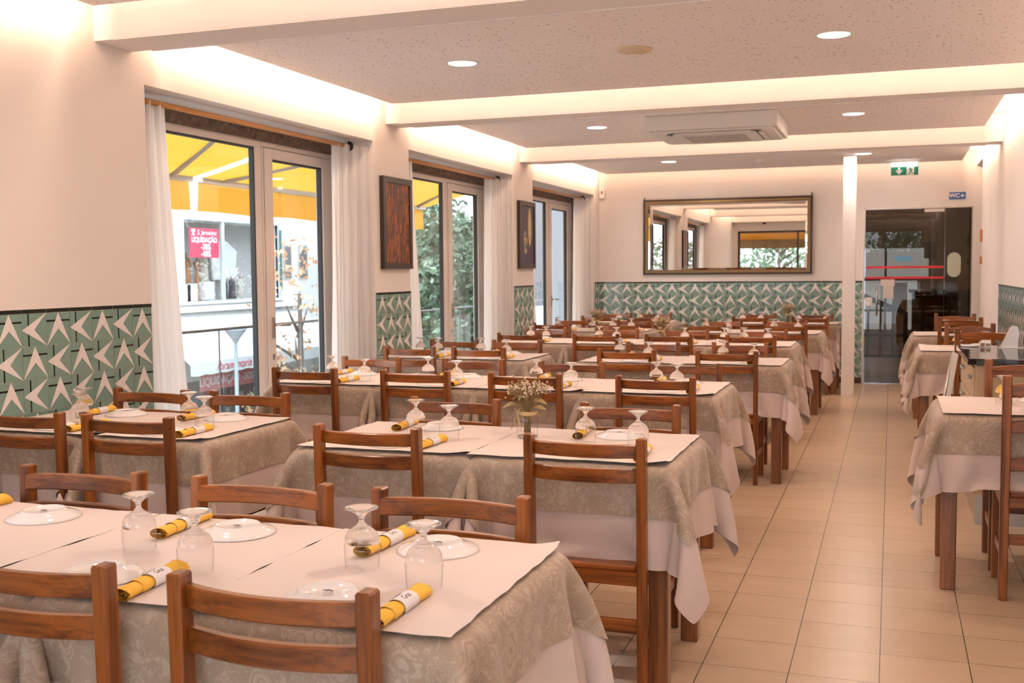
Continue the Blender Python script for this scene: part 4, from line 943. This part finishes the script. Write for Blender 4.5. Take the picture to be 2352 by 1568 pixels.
# ------------------------------------------------------------------ vases of dried flowers
STEMM = simple('dry_stem', (.30, .21, .085), .8); LEAFM = simple('dry_leaf', (.46, .33, .14), .7, 0, .3, .4, 40); LEAFD = simple('dark_leaf', (.22, .16, .07), .7); BLOOM = simple('pale_bloom', (.78, .62, .47), .8); RAFF = simple('raffia', (.62, .45, .24), .8)
def vase(name, seed, sp=1.0):
    r = random.Random(seed); t = empty(name); t['category'] = 'vase'
    MB().lathe([(.0001, .002), (.034, .002), (.0395, .006), (.0405, .012), (.0405, .078), (.037, .088), (.0345, .092), (.0345, .104), (.0365, .106), (.0365, .110), (.0335, .110)], 28).build('jar', GLASSTHIN, t)
    MB().lathe([(.0001, .0035), (.035, .004), (.037, .009), (.0001, .010)], 28).build('jar_base', GLASSS, t)
    st = MB(); fl = MB(); lf = MB(); ld = MB()
    for k in range(60):
        a = r.uniform(0, 2*PI); q_ = math.sqrt(r.random()); ex = .085*q_*sp; hz = .165+.060*(1-q_*.6)*r.uniform(.5, 1.0)
        tip = Vector((ex*math.cos(a), ex*math.sin(a), hz)); bx, by = r.uniform(-.006, .006), r.uniform(-.006, .006)
        b0 = Vector((bx*2, by*2, .012+r.uniform(0, .02))); nk = Vector((bx*1.2+tip.x*.12, by*1.2+tip.y*.12, .105))
        st.tube([b0, nk, nk.lerp(tip, .55)+Vector((0, 0, .008)), tip], [.0014, .0012, .0009, .0006], 5)
        if k < 34:
            for _ in range(9):
                p = tip+Vector((r.gauss(0, .010), r.gauss(0, .010), r.gauss(0, .010))); fl.sphere(tuple(p), r.uniform(.0020, .0038), 6, 4); st.tube([nk.lerp(tip, .8), p], .0005, 3, 0, False)
        else:
            for _ in range(5):
                p = tip+Vector((r.gauss(0, .008), r.gauss(0, .008), r.uniform(0, .03))); st.tube([tip, p], [.0007, .0004], 4)
    def leaf(mb, c, d, L, W_):
        d = Vector(d).normalized(); u = d.cross(Vector((r.gauss(0, .4), r.gauss(0, .4), 1))).normalized(); nn = u.cross(d); vs = []; n = 6
        for i in range(n+1):
            s = i/n; wd = W_*math.sin(PI*min(.98, s*.95+.03))**.8; cc = Vector(c)+d*L*s-Vector((0, 0, 1))*L*.35*s*s; vs += [cc-u*wd+nn*wd*.25, cc, cc+u*wd+nn*wd*.25]
        mb.add(vs, [(i*3+k_, i*3+k_+1, i*3+k_+4, i*3+k_+3) for i in range(n) for k_ in (0, 1)], 0, True)
    for k in range(16):
        a = r.uniform(0, 2*PI); leaf(ld, (.02*math.cos(a), .02*math.sin(a), r.uniform(.115, .17)), (math.cos(a), math.sin(a), r.uniform(.1, 1.3)), r.uniform(.04, .08), r.uniform(.005, .010))
    for k in range(7):
        a = r.uniform(0, 2*PI); leaf(lf, (.025*math.cos(a), .025*math.sin(a), r.uniform(.115, .16)), (math.cos(a), math.sin(a), r.uniform(0, 1)), r.uniform(.035, .055), r.uniform(.012, .018))
    a = -2.6; leaf(lf, (-.035, -.02, .128), (-1, -.3, .1), .055, .020)
    st.build('stems', STEMM, t); fl.build('blossoms', BLOOM, t); lf.build('pale_leaves', LEAFM, t, fix=False); ld.build('dark_leaves', LEAFD, t, fix=False)
    rf = MB()
    for k in range(6):
        z = .090+.0022*k; rf.tube([(.0375*math.cos(u), .0375*math.sin(u), z+.001*math.sin(3*u+k)) for u in np.linspace(0, 2*PI, 22)], .0014, 5, 0, False)
    for s in (-1, 1):
        rf.tube([(0, -.040, .096), (s*.012, -.046, .112), (s*.026, -.044, .116), (s*.022, -.045, .100), (0, -.042, .096)], .0018, 5)
        for k in range(3): rf.tube([(0, -.041, .095), (s*(.010+.005*k), -.048, .075), (s*(.018+.010*k), -.050, .045-.006*k)], .0012, 5)
    ro = rf.build('raffia_bow', RAFF, t); ro.rotation_euler = (0, 0, -.7)
    return reg(t)
vs_ = vase('flower_vase', 3)
for k, (x, y, w_, rz) in enumerate([(-1.298, 3.86, 'on the second-row table seam, right of centre', 0), (-1.92, 9.45, 'on the fifth row', 1.2), (-2.975, 11.2, 'on the sixth row near the window wall', 2.2), (-1.15, 13.12, 'on the last row near the end wall', 3.9)]):
    place(vs_, (x, y, TZ), rz, 'glass jar of dried flowers tied with raffia, '+w_, 'jars of dried flowers')
# ------------------------------------------------------------------ counter on the right
t = empty('sideboard', (.40, 6.37, 0)); tag(t, 'pale wood sideboard with a black granite top against the right-hand wall', 'sideboard')
w_, d_ = XR-.40-.016, 1.12
MB().rbox(0, w_, 0, d_, .888, .922, .003).build('granite_top', GRANITE, t)
MB().rbox(.04, w_, .03, d_-.02, .17, .888, .002).build('body', VENEER, t)
MB().box(.055, w_, .045, d_-.03, 0, .17).build('plinth', METAL, t)
for k in range(2): MB().rbox(.028, .0399, .05+.53*k, .56+.53*k, .70, .872, .002).build('drawer', VENEER, t)
for k in range(2):
    MB().rbox(.028, .0399, .05+.53*k, .56+.53*k, .19, .69, .002).build('door', VENEER, t)
for (y, z) in ((.12, .815), (.12, .655), (.75, .815), (.75, .655)): MB().rbox(.004, .028, y-.05, y+.05, z-.009, z+.009, .004).build('handle', METAL, t)
MB().rbox(.10, w_-.02, .020, .029, .19, .87, .002).build('side_panel', VENEER, t)
t = empty('folded_stand', (.385, 7.62, 0)); tag(t, 'folded grey and white metal stand leaning beside the sideboard', 'stand')
MB().tube([(-.13, .0, .0), (.0, -.0, .86)], .012).tube([(-.09, .05, 0), (.02, .04, .84)], .012).build('tube_frame', METAL, t); MB().prism([(-.05, .45), (-.025, .45), (.035, .85), (.0, .87)], -.01, .04).build('white_panel', WHITEP, t)
t = empty('napkin_dispenser', (.70, 7.30, .922)); tag(t, 'white wedge-shaped ceramic holder standing on the black granite top', 'holder')
MB().prism([(-.055, 0), (.035, 0), (.042, .10), (.032, .133), (.012, .138), (-.005, .12)], -.05, .05).build('body', PORC, t); MB().rbox(-.07, .10, -.06, .06, -.0, .004, .002).build('base', PORC, t)
t = empty('photo_box', (.555, 7.30, .922)); tag(t, 'small white box with a brown printed face on the granite top', 'box')
MB().rbox(-.033, .033, -.02, .02, 0, .034, .002).build('box_body', WHITEP, t); MB().box(-.028, -.004, -.0215, -.0201, .006, .028).box(.004, .028, -.0215, -.0201, .010, .024).build('printed_face', simple('print_brown', (.30, .17, .10), .6), t)
t = MB().lathe([(.0001, 0), (.05, 0), (.055, .008), (.05, .012), (.0001, .012)], 30).build('side_dish', PORC, None, (.47, 7.36, .9222)); tag(t, 'small white dish at the left rear corner of the granite top', 'dish')
# ================================================================== outside
WOUT = simple('render_white', (.80, .80, .79), .8); CONC = simple('balcony_concrete', (.42, .40, .38), .8)
YEL = N('yellow_canvas'); df = YEL.n('BsdfDiffuse'); df.inputs[0].default_value = (.60, .28, .035, 1); tr = YEL.n('BsdfTranslucent'); tr.inputs[0].default_value = (.60, .29, .035, 1)
mx = YEL.n('MixShader'); mx.inputs[0].default_value = .5; YEL.l(df.outputs[0], mx.inputs[1]); YEL.l(tr.outputs[0], mx.inputs[2]); YEL.l(mx.outputs[0], YEL.out.inputs[0]); YEL = YEL.m
ARM = simple('awning_arm', (.36, .34, .32), .4, .3); RAILM = simple('rail_dark_metal', (.08, .085, .09), .4, .3)
struct(MB().box(-40, -4.0, -25, 60, -4.1, -4.0).build('street_ground', simple('asphalt', (.22, .21, .20), .9)), 'street and pavement below the windows', 'street')
struct(MB().box(-5.0, XL-.33, -2, 15, -.25, -.03).build('balcony_slab', CONC), 'narrow concrete balcony outside the windows', 'balcony')
t = empty('balcony_railing', (-4.76, 0, 0)); tag(t, 'glass balcony railing with a thin metal top rail outside the windows', 'railing')
MB().tube([(0, -2, 1.0), (0, 15, 1.0)], .011, 8).build('top_rail', RAILM, t)
for k in range(15): MB().box(-.005, .005, -1.5+1.2*k, -1.493+1.2*k, -.03, 1.0).build('post', RAILM, t)
for k in range(14): MB().box(-.004, .004, -1.46+1.2*k, -.32+1.2*k, .03, .92).build('glass_panel', RAILG, t)
def awning(y0, y1, lab, xb=-6.5, zb=2.36, xt=-4.15, zt=3.10):
    t = empty('awning', (0, y0, 0)); tag(t, lab, 'awning', 'yellow awnings over the windows'); L = y1-y0; n = 12
    vs = []; 
    for i in range(n+1):
        u = i/n
        for j in range(9):
            v = j/8; vs.append((xt+(xb-xt)*v, L*u, zt+(zb-zt)*v-.05*math.sin(PI*v)-.012*math.sin(PI*8*u)*math.sin(PI*v)))
    MB().add(vs, [(i*9+j, (i+1)*9+j, (i+1)*9+j+1, i*9+j+1) for i in range(n) for j in range(8)], 0, True).build('canopy', YEL, t, fix=False)
    vs = []
    for i in range(25):
        u = i/24
        for j in range(5):
            v = j/4; vs.append((xb-.03-.02*math.sin(u*11+v)*v, L*u, zb-.02-.30*v+.006*math.sin(u*26)*v))
    MB().add(vs, [(i*5+j, (i+1)*5+j, (i+1)*5+j+1, i*5+j+1) for i in range(24) for j in range(4)], 0, True).build('valance', YEL, t, fix=False)
    MB().rbox(xb-.04, xb+.03, 0, L, zb-.04, zb+.03, .01).build('front_bar', ARM, t)
    for yy, dr in ((.35, 1), (L-.35, -1)):
        p0 = Vector((xt+.05, yy, zt-.12)); p2 = Vector((xb+.05, yy, zb+.0)); p1 = (p0+p2)/2+Vector((0, dr*.75, .02))
        MB().tube([p0, p1], .035, 8).build('folding_arm', ARM, t); MB().tube([p1, p2], .028, 8).build('folding_arm', ARM, t); MB().sphere(tuple(p1), .05, 10, 6).build('elbow', ARM, t)
awning(9.18, 14.65, 'long yellow awning seen through both nearer windows'); awning(4.6, 9.03, 'yellow awning left of the gap, seen through the nearest window')
# building across the street
FXP = -16.0
t = empty('shop_building', (FXP, 0, 0)); tag(t, 'bright white building across the street with a first-floor shop window', 'building')
wy0, wy1, wz0, wz1 = 21.85, 27.0-.95, .74, 2.72
mb = MB().box(-6, 0, 5, wy0, -4, 9).box(-6, 0, wy1, 40, -4, 9).box(-6, 0, wy0, wy1, wz1, 9).box(-6, 0, wy0, wy1, -1.2, wz0)
mb.box(-6, -.8, wy0, wy1, -4, wz1)
mb.build('wall', WOUT, t)
MB().box(0, .25, 20, 27.2, .50, .62).box(0, .12, 21.5, 26.3, .68, .74).build('ledge', WOUT, t)
fr = MB().box(-.06, .03, wy0-.12, wy0, wz0-.05, wz1).box(-.06, .03, wy1, wy1+.1, wz0-.05, wz1).box(-.06, .03, wy0-.12, wy1+.1, wz1, wz1+.12).box(-.06, .02, 23.42, 23.52, wz0, wz1).box(-.06, .03, wy0, wy1, wz0-.05, wz0)
fr.build('shop_window_frame', simple('pale_metal', (.55, .58, .60), .4), t); MB().box(-.03, -.022, wy0, wy1, wz0, wz1).build('pane', PANE, t)
MB().box(-.80, -.78, wy0, wy1, wz0, wz1).build('display_back', simple('display_dark', (.60, .56, .56), .8), t)
for (y0, y1) in ((26.05+.28, 26.75), (27.12, 27.62)):
    o = MB().box(.0, .03, y0, y1, 1.25, 2.22).build('window', simple('window_rail', (.45, .43, .40), .6), t); MB().box(.031, .04, y0+.06, y1-.06, 1.52, 2.15).build('pane', simple('dark_window', (.17, .17, .18), .3), o); MB().box(.031, .04, y0+.06, y1-.06, 1.29, 1.46).build('pane', MATS['dark_window'], o)
MB().box(.0, .05, 26.1, 26.2, .95, 2.6).build('downpipe', simple('green_pipe', (.10, .20, .16), .6), t)
MB().box(-.7, 0, wy0, wy1, -4, -1.2).build('shop_front', simple('shopfront_dark', (.16, .14, .14), .7), t)
for k in range(40):
    pass
mb = MB()
for k in range(46):
    y = random.uniform(21.9, 26.0); z = random.uniform(-3.7, -1.6); s = random.uniform(.08, .28); mb.box(.0, .02+random.random()*.05, y, y+s, z, z+s*1.3, k % 4)
mb.build('goods_display', [simple('goods_white', (.55, .53, .50), .7), simple('goods_red', (.28, .05, .05), .7), simple('goods_blue', (.10, .15, .22), .7), simple('goods_brown', (.25, .15, .09), .7)], t)
RS = simple('sale_red', (.62, .045, .10), .6); SW2 = simple('sale_white', (.85, .83, .83), .6)
t = empty('sale_poster', (FXP+.05, 22.62, 2.17)); tag(t, 'pink-red sale poster reading LIQUIDACAO -30% -40% in the upper shop window', 'poster')
MB().box(-.01, .005, -.60, .60, -.36, .36).build('sheet', RS, t)
R3 = (PI/2, 0, PI/2)
text('lettering', 'S. Jeronimo', .17, SW2, t, (.008, .10, .25), R3, .001, 0, .25); text('lettering', 'LIQUIDAÇÃO', .17, SW2, t, (.008, 0, .07), R3, .001, .006); text('lettering', '-30%', .20, SW2, t, (.008, .05, -.10), R3, .001, .006); text('lettering', '-40%', .20, SW2, t, (.008, .05, -.27), R3, .001, .006)
MB().box(.006, .012, -.52, -.38, .18, .20).box(.006, .012, -.47, -.43, .20, .26).box(.006, .012, -.52, -.38, .26, .33).build('chalice_mark', SW2, t)
# shop statues and robes
ST1, ST2, ST3, ST4 = simple('statue_ivory', (.66, .60, .50), .6), simple('statue_rust', (.50, .22, .10), .6), simple('statue_dark', (.10, .08, .10), .6), simple('statue_skin', (.55, .36, .26), .6)
def statue(y, z, h, body, head, lab, ped=None, cat='statue'):
    t = empty('statue', (FXP-.35, y, z)); tag(t, lab, cat, 'statues in the upper shop window')
    b = MB().lathe([(.0001, 0), (.17*h, 0), (.16*h, .3*h), (.13*h, .55*h), (.15*h, .72*h), (.11*h, .80*h), (.04*h, .84*h)], 16)
    for s in (-1, 1): b.tube([(0, s*.13*h, .74*h), (.03*h, s*.18*h, .58*h), (.12*h, s*.07*h, .52*h)], [.045*h, .05*h, .03*h], 8)
    b.build('robe', body, t); MB().sphere((0, 0, .91*h), .065*h, 12, 8, 0, 1.2).build('head', head, t)
    if ped: MB().box(-.18, .18, -.2, .2, -ped, -.002).build('pedestal', SW2, t)
statue(22.40, 1.18, .78, ST2, ST4, 'statuette in a rust-coloured robe, left in the upper shop window', .43); statue(22.12, 1.16, .45, ST1, ST1, 'short ivory statuette at the far left of the shop window', .41)
statue(23.12, 1.22, .75, ST1, ST4, 'white-robed statuette in the left bay of the shop window', .45); statue(24.0, .76, .55, ST3, ST4, 'small dark-robed figure, left of three in the right bay', None); statue(24.35, .76, .60, ST3, ST4, 'small dark-robed figure, middle of three in the right bay'); statue(24.72, .76, .62, ST1, ST4, 'small cream-robed figure, right of three in the right bay')
t = empty('display_robe', (FXP-.45, 24.1, 1.25)); tag(t, 'large white vestment spread in the right bay of the shop window', 'robe'); MB().prism([(-.45, 0), (.5, .05), (.62, .75), (.12, 1.02), (-.12, 1.02), (-.55, .72)], -.02, .03, 0, 'yz').build('cloth', SW2, t); MB().box(.032, .036, -.04, .04, .1, .9).build('trim_band', ST1, t)
t = empty('candlestick', (FXP-.3, 22.78, .76)); tag(t, 'turned gold candlestick between the statuettes in the shop window', 'candlestick'); MB().lathe([(.0001, 0), (.1, 0), (.04, .06), (.06, .2), (.03, .35), (.06, .5), (.03, .7), (.07, .85), (.10, .95), (.03, .97), (.03, 1.15), (.0001, 1.15)], 12).build('stem', ST2, t)
# shop awnings at street level
t = empty('shop_awning', (FXP, 0, 0)); tag(t, 'wide white shop awning with red script across the street', 'awning')
y0, y1 = 20.2, 27.0; MB().prism([(.02, .45), (1.3, -.58), (1.3, -.62), (.02, .40)], y0, y1, 0, 'xz').build('canopy', WOUT, t)
me = MB(); vs = []
for i in range(49):
    y = y0+(y1-y0)*i/48; vs += [(1.31, y, -.58), (1.31, y, -.86-.03*abs(math.sin(i*.8)))]
me.add(vs, [(2*i, 2*i+2, 2*i+3, 2*i+1) for i in range(48)]); me.build('valance', WOUT, t, fix=False)
text('lettering', 'Paramentaria  S. Jeronimo', .27, RS, t, (1.325, 22.6, -.73), R3, .001, 0, .35)
t = empty('sale_banner', (FXP+.9, 22.6, -1.12)); tag(t, 'long red sale banner under the white shop awning', 'banner'); MB().box(-.01, .0, -1.5, 1.5, -.20, .20).build('sheet', simple('faded_red', (.70, .20, .20), .6), t); text('lettering', 'LIQUIDAÇÃO -30% / -40%', .27, SW2, t, (.004, 0, 0), R3, .001, .004)
t = empty('shop_awning', (FXP, 0, 0)); tag(t, 'dark red shop awning at the left edge of the street view', 'awning'); REDC = simple('red_canvas', (.22, .02, .05), .8)
MB().prism([(.02, .6), (1.8, -.9), (1.8, -.95), (.02, .55)], 15.5, 19.0, 0, 'xz').build('canopy', REDC, t); MB().box(1.78, 1.81, 15.5, 19.0, -1.2, -.95).build('valance', REDC, t)
t = empty('shop_awning', (FXP, 0, 0)); tag(t, 'pale awning farther right across the street', 'awning'); MB().prism([(.02, .1), (1.6, -.75), (1.6, -.8), (.02, .05)], 27.2, 30.5, 0, 'xz').build('canopy', WOUT, t); MB().box(1.58, 1.61, 27.2, 30.5, -1.0, -.8).build('valance', WOUT, t)
# street lamp
lp = on_x = empty('street_lamp', (-11.5, 17.2, -4.0)); tag(lp, 'grey street lamp with a flat conical head outside the nearest window', 'street lamp')
MB().tube([(0, 0, 0), (0, 0, 4.15)], [.05, .035], 12).build('pole', simple('lamp_grey', (.30, .34, .36), .5, .3), lp)
MB().lathe([(.04, 4.14), (.07, 4.20), (.20, 4.36), (.215, 4.39), (.12, 4.42), (.0001, 4.43)], 24).build('lamp_head', MATS['lamp_grey'], lp)
# distant white wall seen through the last window
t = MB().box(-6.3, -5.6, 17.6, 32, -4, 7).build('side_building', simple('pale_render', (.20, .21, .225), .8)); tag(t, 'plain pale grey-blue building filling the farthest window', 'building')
LGREEN = [simple('leaf_green', (.17, .25, .14), .6), simple('leaf_pale', (.26, .34, .22), .6), simple('leaf_deep', (.09, .15, .10), .6)]
LOR = [simple('leaf_orange', (.70, .33, .16), .6), simple('leaf_rust', (.60, .40, .24), .6)]
BARK = simple('bark', (.12, .085, .06), .8)
def tree(name, loc, R_, H_, mats, n, lab, cat='tree', base=0, ls=.09, grp='trees outside the windows'):
    r = random.Random(hash(lab) % 1000 if False else int(loc[1]*10)); t = empty(name, loc); tag(t, lab, cat, grp)
    tr_ = MB().tube([(0, 0, 0), (.05, .03, H_*.4), (0, .1, H_*.8)], [.14, .10, .04], 8)
    for k in range(9):
        a = r.uniform(0, 6.28); z = r.uniform(.3, .75)*H_; tr_.tube([(0, 0, z), (R_*.5*math.cos(a), R_*.5*math.sin(a), z+R_*.3), (R_*.85*math.cos(a), R_*.85*math.sin(a), z+R_*.55)], [.05, .03, .01], 5)
    tr_.build('trunk', BARK, t)
    cl_ = [(Vector((r.gauss(0, .45)*R_, r.gauss(0, .45)*R_, base+(H_-base)*r.uniform(.05, .95))), R_*r.uniform(.25, .45)) for _ in range(26)]
    vs, fs, mi = [], [], []
    for k in range(n):
        c, rr = cl_[k % 26]; d = Vector((r.gauss(0, 1), r.gauss(0, 1), r.gauss(0, 1))).normalized()*rr*r.uniform(.6, 1.05); p = c+d; s = ls*r.uniform(.6, 1.4)
        u = Vector((r.gauss(0, 1), r.gauss(0, 1), r.gauss(0, 1))).normalized(); v = u.cross(Vector((r.gauss(0, 1), r.gauss(0, 1), r.gauss(0, 1)))).normalized()
        i = len(vs); vs += [p-u*s, p+v*s*.5, p+u*s, p-v*s*.5]; fs.append((i, i+1, i+2, i+3)); mi.append(k % len(mats))
    me = bpy.data.meshes.new('foliage'); me.from_pydata([tuple(v) for v in vs], [], fs); me.polygons.foreach_set('material_index', mi)
    link('foliage', me, mats, t)
TL = ['nearest the yellow awning', 'beside the window mullion', 'tallest in the middle window', 'at the right of the middle window', 'low and rounded behind the railing', 'filling the gap at the far end']
for k, (x, y, R_, H_) in enumerate([(-11.6, 25.0, 1.9, 6.9), (-12.8, 28.5, 2.2, 7.3), (-11.5, 28.5, 2.4, 7.4), (-9.5, 25.0, 1.7, 6.2), (-8.6, 20.3, 1.2, 4.6), (-14, 31.5, 2.6, 7.6)]):
    tree('tree', (x, y, -4), R_, H_, LGREEN, 8500, 'dense grey-green tree seen through the middle window, '+TL[k], 'tree', 0, .105)
tree('tree', (-12.6, 21.3, -4), 1.1, 6.2, LOR, 420, 'thin autumn tree with sparse orange leaves outside the nearest window', 'tree', 2.6, .07)
tree('shrub', (-12.9, 21.3, -4), 1.2, 2.9, LGREEN+LOR, 1500, 'mixed green and brown shrub below the autumn tree', 'shrub', 0, .08)
# front side, seen in the mirror
t = empty('awning', (0, 0, 0)); tag(t, 'brown-yellow awning outside the front window, seen in the mirror', 'awning')
MB().prism([(.95, 2.75), (.95, 2.72), (-.6, 2.17), (-.6, 2.20)], -4.5, -1.5, 0, 'yz').build('canopy', YEL, t); MB().box(-4.5, -1.5, -.63, -.6, 1.95, 2.19).build('valance', simple('valance_brown', (.22, .12, .04), .8), t)
for k, (x, y) in enumerate([(-4.5, -19), (.5, -20), (-6.6, -10.5)]): tree('tree', (x, y, -4), (2.6, 2.6, 2.0)[k], (8.4, 8.0, 6.4)[k], LGREEN, 6500, 'green tree outside the front window, %s in the mirror' % ['centre', 'at the left', 'at the right'][k], 'tree', 0, .1)
t = empty('tiled_roof_house', (1.6, -9, -4.35)); tag(t, 'white house with a terracotta roof, seen only in the mirror', 'house'); MB().box(-4, 4, -4, 0, 0, 5.4).build('wall', WOUT, t); MB().prism([(.4, 5.3), (-2, 6.3), (-4.4, 5.3)], -4.4, 4.4, 0, 'yz').build('roof', simple('terracotta', (.15, .055, .032), .8), t)
